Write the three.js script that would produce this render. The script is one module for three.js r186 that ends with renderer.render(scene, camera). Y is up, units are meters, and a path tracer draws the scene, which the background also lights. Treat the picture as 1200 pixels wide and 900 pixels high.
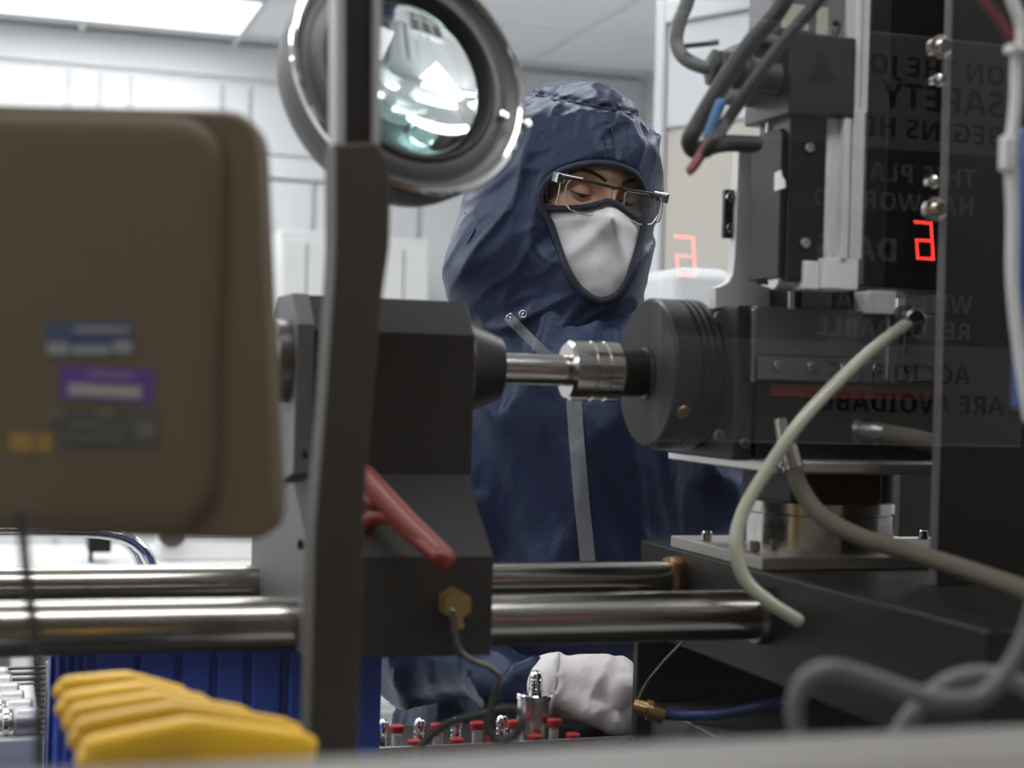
import * as THREE from 'three';
import { RoundedBoxGeometry } from 'three/addons/geometries/RoundedBoxGeometry.js';
import { mergeGeometries, mergeVertices } from 'three/addons/utils/BufferGeometryUtils.js';
import { RectAreaLightUniformsLib } from 'three/addons/lights/RectAreaLightUniformsLib.js';
import { ImprovedNoise } from 'three/addons/math/ImprovedNoise.js';

// ───────────────────────── camera, exposure, ceiling lights ─────────────────────────
const scene = new THREE.Scene();
scene.background = new THREE.Color(0x000000);
const FOV = 27, YAW = 18 * Math.PI / 180, ROLL = 0.028, EYE = new THREE.Vector3(0, 1.35, 0);
const camera = new THREE.PerspectiveCamera(FOV, 4 / 3, 0.02, 60);
camera.position.copy(EYE);
camera.rotation.order = 'YXZ';
camera.rotation.set(0, -YAW, ROLL);
camera.focus = 1.92;
camera.userData.fStop = 4.8;
scene.add(camera);
const renderer = new THREE.WebGLRenderer();
renderer.toneMapping = THREE.LinearToneMapping;
renderer.toneMappingExposure = 0.94;
renderer.shadowMap.enabled = true;
RectAreaLightUniformsLib.init();
const PANEL_X = [-3.3, -1.5, 0.3, 2.1], PANEL_Z = [-6.02, -4.2, -2.4, -0.6], CEIL = 2.7;
const PANELS = []; for (const x of PANEL_X) for (const z of PANEL_Z) if (!(x === 2.1 && z === -6.02)) PANELS.push([x, z]);
const MAG_YAW = .56, MAG_PITCH = -.28;
const PANEL_RADIANCE = 6.5;
for (const [x, z] of PANELS) {
  const l = new THREE.RectAreaLight(new THREE.Color(0.97, 0.985, 1.0), PANEL_RADIANCE, 1.16, 0.56);
  l.position.set(x, CEIL - 0.012, z);
  l.lookAt(x, 0, z);
  scene.add(l);
}

// ───────────────────────── helpers ─────────────────────────
const FPX = 450 / Math.tan(FOV * Math.PI / 360);
const V = (x, y, z) => new THREE.Vector3(x, y, z);
function ray(px, py) {                              // direction with unit depth along the view axis
  const u = (px - 600) / FPX, v = (450 - py) / FPX;
  const x = u * Math.cos(ROLL) - v * Math.sin(ROLL), y = u * Math.sin(ROLL) + v * Math.cos(ROLL);
  return V(x * Math.cos(YAW) + Math.sin(YAW), y, x * Math.sin(YAW) - Math.cos(YAW));
}
const W = (px, py, t) => ray(px, py).multiplyScalar(t).add(EYE);
const onZ = (px, py, z) => { const d = ray(px, py); return d.multiplyScalar(z / d.z).add(EYE); };
const onX = (px, py, x) => { const d = ray(px, py); return d.multiplyScalar(x / d.x).add(EYE); };
const onY = (px, py, y) => { const d = ray(px, py); return d.multiplyScalar((y - EYE.y) / d.y).add(EYE); };

let seed = 12345;
function rnd() { seed |= 0; seed = seed + 0x6D2B79F5 | 0; let t = Math.imul(seed ^ seed >>> 15, 1 | seed); t = t + Math.imul(t ^ t >>> 7, 61 | t) ^ t; return ((t ^ t >>> 14) >>> 0) / 4294967296; }
const perlin = new ImprovedNoise();
const taken = {};
function numbered(n) { if (!(n in taken)) { taken[n] = 0; return n; } taken[n]++; return n + '_' + String(taken[n]).padStart(3, '0'); }

function boxUV(g) {                                 // uv in metres from the face's main direction
  const p = g.attributes.position, n = g.attributes.normal, uv = new Float32Array(p.count * 2);
  for (let i = 0; i < p.count; i += 3) {
    let ax = 0, ay = 0, az = 0;
    for (let k = 0; k < 3; k++) { ax += Math.abs(n.getX(i + k)); ay += Math.abs(n.getY(i + k)); az += Math.abs(n.getZ(i + k)); }
    for (let k = 0; k < 3; k++) {
      const x = p.getX(i + k), y = p.getY(i + k), z = p.getZ(i + k);
      const [a, b] = ax >= ay && ax >= az ? [z, y] : ay >= az ? [x, z] : [x, y];
      uv[2 * (i + k)] = a; uv[2 * (i + k) + 1] = b;
    }
  }
  g.setAttribute('uv', new THREE.BufferAttribute(uv, 2));
}
function join(geos, keepUV) {
  const list = (Array.isArray(geos) ? geos : [geos]).map(g => {
    const c = g.index ? g.toNonIndexed() : g.clone();
    for (const k of Object.keys(c.attributes)) if (!['position', 'normal', 'uv'].includes(k)) c.deleteAttribute(k);
    if (!c.attributes.normal) c.computeVertexNormals();
    if (!keepUV || !c.attributes.uv) boxUV(c);
    return c;
  });
  return list.length > 1 ? mergeGeometries(list) : list[0];
}
function addMesh(name, g, mat, parent) {
  const m = new THREE.Mesh(g, mat);
  m.name = name; m.castShadow = m.receiveShadow = true;
  parent.add(m);
  return m;
}
// part(): geometry given in world places under a thing that is not turned; the thing's place is taken off
function part(name, geos, mat, parent, keepUV = false) {
  const g = join(geos, keepUV);
  let o = parent; const off = V(0, 0, 0);
  while (o && o !== scene) { off.add(o.position); o = o.parent; }
  g.translate(-off.x, -off.y, -off.z);
  return addMesh(name, g, mat, parent);
}
// local(): geometry given in the thing's own frame
const local = (name, geos, mat, parent, keepUV = false) => addMesh(name, join(geos, keepUV), mat, parent);
function thing(name, label, category, pos = [0, 0, 0], group) {
  const o = new THREE.Group(); o.name = numbered(name); o.position.set(...pos);
  o.userData = { label, category }; if (group) o.userData.group = group;
  scene.add(o); return o;
}
function single(name, label, category, geos, mat, group, keepUV = false) {
  const g = join(geos, keepUV); g.computeBoundingBox(); const b = g.boundingBox;
  const c = [(b.min.x + b.max.x) / 2, b.min.y, (b.min.z + b.max.z) / 2]; g.translate(-c[0], -c[1], -c[2]);
  const m = addMesh(numbered(name), g, mat, scene); m.position.set(...c);
  m.userData = { label, category }; if (group) m.userData.group = group;
  return m;
}
function struct(name, geos, mat, label, category) {
  const m = addMesh(name, join(geos), mat, scene); m.userData = { kind: 'structure', label, category }; return m;
}
function bx(x0, x1, y0, y1, z0, z1, r = 0.0015) {
  const w = Math.abs(x1 - x0), h = Math.abs(y1 - y0), d = Math.abs(z1 - z0), rr = Math.min(r, w * .45, h * .45, d * .45);
  const g = r > 0 ? new RoundedBoxGeometry(w, h, d, 2, rr) : new THREE.BoxGeometry(w, h, d);
  return g.translate((x0 + x1) / 2, (y0 + y1) / 2, (z0 + z1) / 2);
}
// box whose front face at z covers the given rectangle of the picture
function pxBox(a, b, t, u, z, depth, r) {
  const p = onZ(a, (t + u) / 2, z), q = onZ(b, (t + u) / 2, z), m = (a + b) / 2;
  return bx(p.x, q.x, onZ(m, u, z).y, onZ(m, t, z).y, z - depth, z, r);
}
// turned body along an axis: profile of [radius, place along the axis]
function turned(profile, axis, at, seg = 48) {
  const pts = [];
  profile.forEach(([r, h], i) => pts.push(new THREE.Vector2(Math.max(r, 1e-5), h)));
  const parts = [];
  for (let i = 0; i + 1 < pts.length; i++) parts.push(new THREE.LatheGeometry([pts[i], pts[i + 1]], seg));   // separate bands keep edges crisp
  const g = mergeGeometries(parts.map(p => p.toNonIndexed()));
  if (axis === 'x') g.rotateZ(-Math.PI / 2);
  if (axis === 'z') g.rotateX(Math.PI / 2);
  return g.translate(at.x, at.y, at.z);
}
function smoothTurned(profile, axis, at, seg = 64) {
  const g = new THREE.LatheGeometry(profile.map(([r, h]) => new THREE.Vector2(Math.max(r, 1e-5), h)), seg);
  if (axis === 'x') g.rotateZ(-Math.PI / 2);
  if (axis === 'z') g.rotateX(Math.PI / 2);
  return g.translate(at.x, at.y, at.z);
}
const rod = (r, a, b, axis, at, c = 0.0015, seg = 32) => turned([[0, a], [r - c, a], [r, a + c], [r, b - c], [r - c, b], [0, b]], axis, at, seg);
function tube(points, r, n = 60, radial = 12) {
  const c = new THREE.CatmullRomCurve3(points, false, 'centripetal');
  const g = new THREE.TubeGeometry(c, n, r, radial, false);
  const caps = [0, 1].map(t => { const s = new THREE.SphereGeometry(r * .995, radial, 8); const p = c.getPoint(t); return s.translate(p.x, p.y, p.z); });
  return mergeGeometries([g.toNonIndexed(), ...caps.map(s => s.toNonIndexed())]);
}
function bar(a, b, r, radial = 10) {
  const d = b.clone().sub(a), g = new THREE.CylinderGeometry(r, r, d.length(), radial);
  g.applyQuaternion(new THREE.Quaternion().setFromUnitVectors(V(0, 1, 0), d.clone().normalize()));
  const m = a.clone().add(b).multiplyScalar(.5); return g.translate(m.x, m.y, m.z);
}
// outline in (a, b) pushed along an axis; axis x: (z, y) outline, axis z: (x, y) outline
function prism(outline, axis, from, to, bevel = 0.0015) {
  const s = new THREE.Shape(outline.map(([a, b]) => new THREE.Vector2(axis === 'x' ? -a : a, b)));
  const d = Math.abs(to - from), lo = Math.min(from, to);
  const g = new THREE.ExtrudeGeometry(s, { depth: d - 2 * bevel, bevelEnabled: bevel > 0, bevelThickness: bevel, bevelSize: bevel, bevelOffset: -bevel, bevelSegments: 2, curveSegments: 16 });
  g.translate(0, 0, lo + bevel);
  if (axis === 'x') g.rotateY(Math.PI / 2);
  return g;
}
function screwHead(at, r, axis = 'z', depth = .003) {   // cap head with a socket
  return turned([[r * .45, depth * .35], [r * .45, depth], [r * .9, depth], [r, depth * .8], [r, 0]], axis, at, 16);
}
const socket = (at, r, axis, depth = .003) => turned([[0, depth * .35], [r * .45, depth * .35]], axis, at, 6);

// ───────────────────────── procedural textures ─────────────────────────
function dataTex(w, h, f, repX, repY, srgb = false) {
  const d = new Uint8Array(w * h * 4);
  for (let y = 0; y < h; y++) for (let x = 0; x < w; x++) {
    const c = f(x / w, y / h), i = 4 * (y * w + x), a = Array.isArray(c) ? c : [c, c, c];
    for (let k = 0; k < 3; k++) d[i + k] = Math.max(0, Math.min(255, a[k] * 255)); d[i + 3] = 255;
  }
  const t = new THREE.DataTexture(d, w, h, THREE.RGBAFormat); t.magFilter = THREE.LinearFilter; t.minFilter = THREE.LinearMipmapLinearFilter;
  t.generateMipmaps = true; t.wrapS = t.wrapT = THREE.RepeatWrapping; t.repeat.set(repX, repY); if (srgb) t.colorSpace = THREE.SRGBColorSpace; t.needsUpdate = true; return t;
}
// noise that repeats over the unit square
function tnoise(x, y, fx, fy, z) {
  const n = (a, b) => perlin.noise(a * fx, b * fy, z);
  return n(x, y) * (1 - x) * (1 - y) + n(x - 1, y) * x * (1 - y) + n(x, y - 1) * (1 - x) * y + n(x - 1, y - 1) * x * y;
}
const T = {
  fine: dataTex(512, 512, (x, y) => .5 + .3 * tnoise(x, y, 90, 90, 3) + .25 * tnoise(x, y, 40, 40, 7), 8, 8),
  brushed: dataTex(512, 512, (x, y) => .5 + .35 * tnoise(x, y, 6, 160, 1) + .2 * tnoise(x, y, 12, 230, 4), 10, 10),
  wear: dataTex(512, 512, (x, y) => .55 + .35 * tnoise(x, y, 9, 9, 11) + .2 * tnoise(x, y, 31, 31, 5) + .12 * tnoise(x, y, 80, 80, 6), 4, 4),
  cloth: dataTex(512, 512, (x, y) => { const a = tnoise(x, y, 14, 7, 2), b = tnoise(x + .13, y, 9, 22, 8); return .5 + .3 * Math.abs(a) + .3 * Math.abs(b) + .1 * tnoise(x, y, 60, 60, 9); }, 5, 5),
};
function mat(color, roughness, metalness = 0, more = {}) {
  return new THREE.MeshPhysicalMaterial({ color, roughness, metalness, ...more });
}
const lin = (r, g, b) => new THREE.Color().setRGB(r, g, b);
const bump = (map, scale) => ({ bumpMap: map, bumpScale: scale });
const M = {
  wall: mat(lin(.70, .71, .72), .6, 0, bump(T.fine, .0006)),
  wallPanel: mat(lin(.73, .74, .745), .45, 0, bump(T.fine, .0004)),
  trim: mat(lin(.62, .63, .645), .5),
  beige: mat(lin(.52, .49, .43), .6, 0, bump(T.fine, .0005)),
  board: mat(lin(.64, .66, .685), .8),
  tile: mat(lin(.82, .83, .84), .85, 0, bump(T.fine, .0015)),
  grid: mat(lin(.66, .67, .68), .5),
  floor: mat(lin(.66, .67, .68), .35, 0, bump(T.wear, .0004)),
  brownWall: mat(lin(.075, .045, .02), .7, 0, bump(T.fine, .0005)),
  greyCabinet: mat(lin(.13, .125, .12), .5),
  black: mat(lin(.007, .0068, .0064), .45, 0, { ...bump(T.fine, .00025), specularIntensity: .6 }),
  blackAnod: mat(lin(.014, .015, .016), .38, .0, bump(T.fine, .0002)),
  charcoal: mat(lin(.019, .0175, .016), .5, 0, { ...bump(T.fine, .0003), specularIntensity: .7 }),
  greyPaint: mat(lin(.10, .096, .096), .5, 0, bump(T.fine, .0003)),
  chuckFace: mat(lin(.02, .0195, .019), .6, 0, { ...bump(T.fine, .0003), specularIntensity: .5 }),
  steel: mat(lin(.50, .48, .45), .3, 1, { ...bump(T.brushed, .00012), roughnessMap: T.wear }),
  darkSteel: mat(lin(.17, .16, .15), .36, 1, { ...bump(T.brushed, .00012) }),
  aluminium: mat(lin(.62, .60, .58), .42, 1, { ...bump(T.brushed, .0001) }),
  aluMatte: mat(lin(.72, .71, .69), .5, .25, bump(T.brushed, .0001)),
  boltSteel: mat(lin(.46, .455, .45), .42, .85, bump(T.wear, .0003)),
  plateAlu: mat(lin(.36, .34, .31), .55, .8, bump(T.brushed, .0001)),
  plateGrey: mat(lin(.16, .16, .165), .42, .6, { ...bump(T.brushed, .0001) }),
  chrome: mat(lin(.78, .77, .76), .09, 1),
  railSteel: mat(lin(.40, .375, .34), .2, 1, { ...bump(T.brushed, .00005) }),
  brass: mat(lin(.55, .38, .15), .32, 1, bump(T.wear, .0002)),
  bronze: mat(lin(.34, .2, .1), .4, 1),
  red: mat(lin(.17, .019, .012), .35),
  redStrip: mat(lin(.22, .035, .015), .6),
  redCap: mat(lin(.50, .022, .025), .4),
  yellow: mat(lin(.80, .46, .015), .45, 0, bump(T.fine, .0004)),
  blue: mat(lin(.05, .115, .56), .4, 0, bump(T.fine, .0003)),
  rubber: mat(lin(.022, .021, .02), .55, 0, bump(T.fine, .0003)),
  cableGrey: mat(lin(.13, .132, .13), .55),
  cableWhite: mat(lin(.62, .62, .60), .5),
  tubeClear: mat(lin(.33, .325, .25), .35, 0, { clearcoat: .4 }),
  blueHose: mat(lin(.02, .05, .19), .35),
  sill: mat(lin(.25, .235, .22), .5, 0, bump(T.fine, .0003)),
  monitor: mat(lin(.118, .086, .049), .5, 0, bump(T.fine, .0004)),
  white: mat(lin(.78, .78, .77), .4),
  glassPane: new THREE.MeshPhysicalMaterial({ color: 0xffffff, roughness: 0, transmission: 1, thickness: 0, ior: 1.5 }),
  vialGlass: new THREE.MeshPhysicalMaterial({ color: 0xffffff, roughness: .02, transmission: 1, thickness: 0, ior: 1.45 }),
};
// ───────────────────────── the room ─────────────────────────
const RX0 = -4.5, RX1 = 2.72, RZ0 = -6.6, RZ1 = 4.2;
const floorM = struct('floor', bx(RX0 - .1, RX1 + .1, -.1, 0, RZ0 - .1, RZ1 + .1, 0), M.floor, 'smooth grey clean room floor', 'floor');
const ceilM = struct('ceiling', bx(RX0 - .1, RX1 + .1, CEIL + .02, CEIL + .12, RZ0 - .1, RZ1 + .1, 0), M.grid, 'white suspended ceiling of square tiles in a metal grid', 'ceiling');
{
  const tileG = join(bx(-.287, .287, CEIL - .004, CEIL + .02, -.287, .287, .004));
  const inPanel = (x, z) => PANELS.some(([a, b]) => Math.abs(a - x) < .6 && Math.abs(b - z) < .25);
  for (let x = -4.2; x < RX1 - .2; x += .6) for (let z = -6.02; z < RZ1 - .2; z += .6)
    if (!inPanel(x, z)) { const t = addMesh('ceiling_tile', tileG, M.tile, ceilM); t.position.set(x, 0, z); }
  const strips = [];
  for (let x = -4.5; x < RX1; x += .6) strips.push(bx(x - .012, x + .012, CEIL - .001, CEIL + .02, RZ0, RZ1, 0));
  for (let z = -6.32; z < RZ1; z += .6) strips.push(bx(RX0, RX1, CEIL - .001, CEIL + .02, z - .012, z + .012, 0));
  local('ceiling_grid', strips, M.grid, ceilM);
}
const glow = new THREE.MeshStandardMaterial({ color: 0xffffff, emissive: lin(.97, .985, 1), emissiveIntensity: 1.4, roughness: .6 });
for (const [x, z] of PANELS) {
  const t = thing('ceiling_light', x === .3 && z === -6.02 ? 'long white ceiling light panel above the far wall' : 'white rectangular light panel set in the tiled ceiling', 'ceiling light', [x, CEIL - .01, z], 'ceiling light panels');
  local('diffuser', bx(-.585, .585, 0, .012, -.285, .285, .002), glow, t);
  local('light_frame', [bx(-.598, -.584, -.002, .02, -.298, .298, .001), bx(.584, .598, -.002, .02, -.298, .298, .001), bx(-.585, .585, -.002, .02, -.298, -.284, .001), bx(-.585, .585, -.002, .02, .284, .298, .001)], M.trim, t);
}
const wallBack = struct('wall_back', bx(RX0 - .1, RX1 + .1, 0, CEIL + .02, RZ0 - .1, RZ0, 0), M.wall, 'white panelled far wall of the clean room', 'wall');
{ // flat panels between upright joints, a picture-rail band, a coved top
  const z = RZ0, xs = [80, 117, 153, 262, 295, 372].map(p => onZ(p, 100, z).x);
  let x0 = RX0;
  const band = [onZ(340, 211, z).y, onZ(340, 186, z).y];
  const edges = [-3.3, -2.1, -1.2, ...xs, ...[495, 640].map(p => onZ(p, 100, z).x)];
  for (const x1 of [...edges, RX1]) {
    part('wall_panel', bx(x0 + .012, x1 - .012, band[1] + .01, CEIL - .16, z, z + .02, .004), M.wallPanel, wallBack);
    part('wall_panel', bx(x0 + .012, x1 - .012, .12, band[0] - .01, z, z + .02, .004), M.wallPanel, wallBack);
    x0 = x1;
  }
  part('wall_rail', bx(RX0, RX1, band[0], band[1], z, z + .035, .008), M.wallPanel, wallBack);
  part('cornice', bx(RX0, RX1, CEIL - .13, CEIL + .01, z, z + .025, .01), M.wall, wallBack);
}
const wallRight = struct('wall_right', bx(RX1, RX1 + .1, 0, CEIL + .02, RZ0, RZ1, 0), M.wall, 'pale grey side wall behind the angled partition', 'wall');
{ // partition standing across the corner: white board above, beige panels below, grey frame
  const P0 = W(764, 450, 4.5), ang = -YAW - 45 * Math.PI / 180;   // runs towards the camera's right
  const t = new THREE.Mesh(join(bx(0, 2.0, 0, CEIL, -.06, 0, .004)), M.wall);
  t.name = 'wall_partition'; t.castShadow = t.receiveShadow = true; t.userData = { kind: 'structure', label: 'angled partition with a white board over beige panels behind the machine', category: 'wall' };
  t.position.set(P0.x, 0, P0.z); t.rotation.y = ang; scene.add(t);
  const yb = W(768, 152, 4.5).y, yt = W(768, 34, 4.5).y;
  for (const [x0, x1] of [[.04, 1.1], [1.112, 1.98]]) {
    local('wall_board', bx(x0, x1, yb, yt, 0, .018, .004), M.board, t);
    local('beige_panel', bx(x0, x1, .12, yb - .012, 0, .014, .004), M.beige, t);
  }
  local('frame_strip', bx(0, .035, 0, CEIL, 0, .03, .006), M.trim, t);
  local('frame_strip', bx(.035, 1.99, yt + .006, yt + .07, 0, .03, .006), M.trim, t);
}
struct('wall_left', bx(RX0 - .1, RX0, 0, CEIL + .02, RZ0, RZ1, 0), M.wall, 'white side wall out past the machine', 'wall');
struct('wall_front', bx(RX0 - .1, RX1 + .1, 0, CEIL + .02, RZ1, RZ1 + .1, 0), M.wall, 'white wall at the end of the room behind the safety board', 'wall');
struct('wall_divider', bx(RX0, RX1, 0, CEIL, 1.06, 1.14, .004), M.brownWall, 'brown divider wall carrying the safety board', 'wall');
{ // grey cupboard row at the foot of the divider, mirrored low in the guard glass
  for (let k = 0; k < 5; k++) {
    const x = -1.4 + k * .82, t = thing('base_cupboard', 'grey base cupboard standing against the brown divider wall', 'cupboard', [x, 0, .86], 'base cupboards along the divider');
    local('body', bx(-.4, .4, .08, 1.02, -.2, .195), M.greyCabinet, t);
    local('door', bx(-.392, -.004, .1, .99, -.218, -.2), M.greyCabinet, t);
    local('door', bx(.004, .392, .1, .99, -.218, -.2), M.greyCabinet, t);
    local('plinth', bx(-.39, .39, 0, .08, -.17, .19), M.black, t);
    local('handle', [bar(V(-.03, .7, -.23), V(-.03, .84, -.23), .005), bar(V(.03, .7, -.23), V(.03, .84, -.23), .005)], M.chrome, t);
  }
}
// ── far furniture, out of focus ──
function cabinet(p0, p1, top, z, label, h) {
  const a = onZ(p0, top, z), b = onZ(p1, top, z), w = b.x - a.x, y = a.y;
  const t = thing('storage_cabinet', label, 'cabinet', [(a.x + b.x) / 2, 0, z - .25]);
  local('body', bx(-w / 2, w / 2, .06, y, -.25, .23, .008), M.white, t);
  local('door', bx(-w / 2 + .01, -.004, .1, y - .04, .23, .25, .004), M.white, t);
  local('door', bx(.004, w / 2 - .01, .1, y - .04, .23, .25, .004), M.white, t);
  local('plinth', bx(-w / 2 + .02, w / 2 - .02, 0, .06, -.24, .2), M.trim, t);
}
cabinet(330, 392, 268, -6.0, 'narrow white cabinet by the far wall behind the magnifier post');
cabinet(443, 506, 277, -6.0, 'white cabinet at the far wall between the magnifier ring and the hooded person');
{ // white bench run seen under the monitor
  const z = -4.6, a = onZ(-140, 655, z), b = onZ(330, 655, z);
  const t = thing('laboratory_bench', 'long white bench running below the monitor towards the far wall', 'bench', [(a.x + b.x) / 2, 0, z]);
  const w = (b.x - a.x) / 2, y = a.y;
  local('bench_top', bx(-w, w, y - .04, y, -.35, .35, .006), M.white, t);
  for (const s of [-.95, -.32, .32, .95]) local('leg', bx(s * w - .03, s * w + .03, 0, y - .04, -.3, .3), M.white, t);
  local('back_panel', bx(-w, w, .1, y - .04, -.33, -.31), M.white, t);
  const c = onZ(118, 640, z + .1);
  const k = thing('controller_box', 'small black box standing on the white bench behind the chrome handle', 'box', [c.x, y, z + .1]);
  local('housing', bx(-.035, .025, .03, .1, -.05, .05, .004), M.black, k);
  local('foot', bx(-.03, -.022, 0, .03, -.04, .04), M.black, k);
  const e = onZ(250, 640, z);
  const q = thing('bench_instrument', 'grey and white instrument with a round knob on the far bench', 'instrument', [e.x, y, z]);
  local('housing', bx(-.16, .2, 0, .07, -.1, .1, .01), M.white, q);
  local('lid', bx(-.16, .2, .07, .12, -.1, .1, .01), M.trim, q);
  local('knob', rod(.035, .1, .13, 'z', V(-.13, .075, 0)), M.darkSteel, q);
}
{ // white rounded machine beyond the hood
  const z = -2.9, a = onZ(768, 350, z), b = onZ(838, 319, z), w = b.x - a.x;
  const t = thing('white_instrument', 'white rounded instrument on a grey stand beyond the hooded person', 'instrument', [(a.x + b.x) / 2, 0, z]);
  local('housing', bx(-w / 2, w / 2, a.y - .15, b.y, -.1, .1, .025), M.trim, t);
  local('top_cap', bx(-w / 2 + .06, w / 2 + .006, a.y - .1, b.y - .004, -.08, .08, .02), M.trim, t);
  local('stand', bx(-w / 2 + .04, w / 2 - .04, 0, a.y - .15, -.12, .12, .01), M.trim, t);
}
// ── safety board on the divider, seen only as its mirror image in the guard glass ──
const PANE_Z = -.5;
{
  const cv = document.createElement('canvas'); cv.width = 880; cv.height = 1024;
  const c = cv.getContext('2d');
  c.fillStyle = '#a8a7a4'; c.fillRect(0, 0, 880, 1024);
  c.fillStyle = '#3c3e3d'; c.fillRect(0, 285, 880, 490);
  c.textAlign = 'left'; c.textBaseline = 'middle';
  const row = (s, y, h, col, x = 60, max = 780) => { c.font = 'bold ' + h + 'px sans-serif'; c.fillStyle = col; c.fillText(s, x, y, max); };
  row('ON THE JOB', 75, 70, '#0c0c0c'); row('SAFETY', 150, 92, '#0c0c0c'); row('BEGINS HERE', 232, 70, '#0c0c0c');
  row('THIS PLANT', 345, 64, '#b9b9b4', 130); row('HAS WORKED', 418, 64, '#b9b9b4', 130);
  row('DAYS', 540, 84, '#b9b9b4', 320); row('WITHOUT A', 668, 62, '#b9b9b4', 130); row('RECORDABLE', 738, 62, '#b9b9b4', 130);
  row('ACCIDENTS', 850, 66, '#0c0c0c', 130); row('ARE AVOIDABLE', 925, 66, '#0c0c0c', 40);
  const tx = new THREE.CanvasTexture(cv); tx.colorSpace = THREE.SRGBColorSpace;
  const mirror = p => { p.z = 2 * PANE_Z - p.z; return p; };
  const zv = 2 * PANE_Z - 1.03;                                  // the board's mirror image lies this far behind the glass
  const a = onZ(1205, 275, zv), b = onZ(775, 275, zv), top = onZ(1000, 32, zv).y, bot = onZ(1000, 522, zv).y;
  const w = a.x - b.x, cx = (a.x + b.x) / 2, cy = (top + bot) / 2, h = top - bot;
  const t = thing('safety_board', 'safety record board with black lettering and red lit digits', 'sign', [cx, bot, 1.045]);
  local('board', bx(-w / 2, w / 2, 0, h, -.012, .014, .003), M.white, t);
  const face = new THREE.PlaneGeometry(w - .01, h - .01); face.rotateY(Math.PI); face.translate(0, h / 2, -.0125);
  local('printed_face', face, new THREE.MeshStandardMaterial({ map: tx, roughness: .6 }), t, true);
  const led = new THREE.MeshStandardMaterial({ color: lin(.1, 0, 0), emissive: lin(1, .045, .03), emissiveIntensity: 30, roughness: .5 });
  const digit = (px, py, parent, ox, oy) => {                   // a seven-segment 6 as read from the front
    const s = .026, H = .052, W2 = s / 2, th = .0052, P = onZ(px, py, zv), gs = [];
    const seg = (x0, y0, x1, y1) => gs.push(bx(Math.min(x0, x1) - th / 2, Math.max(x0, x1) + th / 2, Math.min(y0, y1) - th / 2, Math.max(y0, y1) + th / 2, -.017, -.0145, .001));
    const X = P.x - ox, Y = P.y - oy;                            // seen from the front, x runs the other way
    const L = X + W2, R = X - W2;
    seg(L, Y + H / 2, R, Y + H / 2); seg(L, Y, R, Y); seg(L, Y - H / 2, R, Y - H / 2);
    seg(L, Y - H / 2, L, Y - .004); seg(L, Y + .004, L, Y + H / 2); seg(R, Y - H / 2, R, Y - .004);
    local('digit_window', bx(X - .026, X + .026, Y - .042, Y + .042, -.0148, -.012, .001), M.black, parent);
    const lit = join(gs), lp = lit.attributes.position; for (let i = 0; i < lp.count; i++) lp.setX(i, lp.getX(i) - (lp.getY(i) - Y) * .1); addMesh('lit_digit', lit, led, parent);
  };
  digit(1083, 282, t, cx, bot);
  digit(803, 300, t, cx, bot);
}
// ── guard window between the camera and the machine ──
{
  const t = thing('machine_guard', 'clear guard window with a grey sill in front of the machine', 'guard', [.25, 0, PANE_Z]);
  const sy = onZ(600, 876, PANE_Z - .05).y;
  const pane = new THREE.PlaneGeometry(1.7, 2.0 - sy); pane.translate(0, (2.0 + sy) / 2, 0);
  local('pane', pane, M.glassPane, t);
  const sg = bx(-.9, .9, sy - .05, sy, -.05, .06, .004);
  local('sill', sg, M.sill, t);
  local('header', bx(-.9, .9, 2.0, 2.05, -.03, .03, .003), M.sill, t);
  for (const s of [-1, 1]) local('post', bx(s * .875 - .025, s * .875 + .025, 0, 2.0, -.03, .03, .003), M.sill, t);
}
// ───────────────────────── the machine: bed, rails, tailstock, headstock ─────────────────────────
const AX = onZ(757, 437, -1.39);                    // spindle axis passes here, along x
const at0 = V(0, AX.y, AX.z);
const BED_Y = .90, SLAB_X = .671, SLAB_T = 1.186, SLAB_B = 1.088;
const RAIL_Y = 1.151, RF = V(0, RAIL_Y - .003, -1.305), RB = V(0, RAIL_Y + .005, -1.5);
{
  const t = thing('machine_bed', 'black steel machine bed under the guide rails', 'machine', [.4, 0, -1.2]);
  part('bed_block', bx(-.9, 1.75, .55, BED_Y, -1.582, -1.13, .004), M.black, t);
  for (const x of [-.85, 1.6]) for (const z of [-1.55, -1.2]) part('leg', bx(x, x + .1, 0, .55, z, z + .1, .004), M.black, t);
}
for (const [p, r, name, x1, lab] of [[RF, .0222, 'guide_rail', SLAB_X, 'thick polished steel guide rail passing through the front of the tailstock'], [RB, .0185, 'guide_rail', SLAB_X, 'thinner polished steel guide rail behind the tailstock, ending in a bronze bush']]) {
  const t = thing(name, lab, 'rail', [.1, p.y - r, p.z]);
  part('rail_bar', rod(r, -.86, x1, 'x', p, .002, 64), M.railSteel, t);
  part('end_collar', turned([[r, x1 - .012], [r + .0035, x1 - .012], [r + .0045, x1 - .008], [r + .0045, x1], [r, x1]], 'x', p), p === RB ? M.bronze : M.darkSteel, t);
  part('rail_support', bx(-.86, -.8, BED_Y, p.y - r * .3, p.z - .03, p.z + .03, .003), M.black, t);
}
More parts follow.
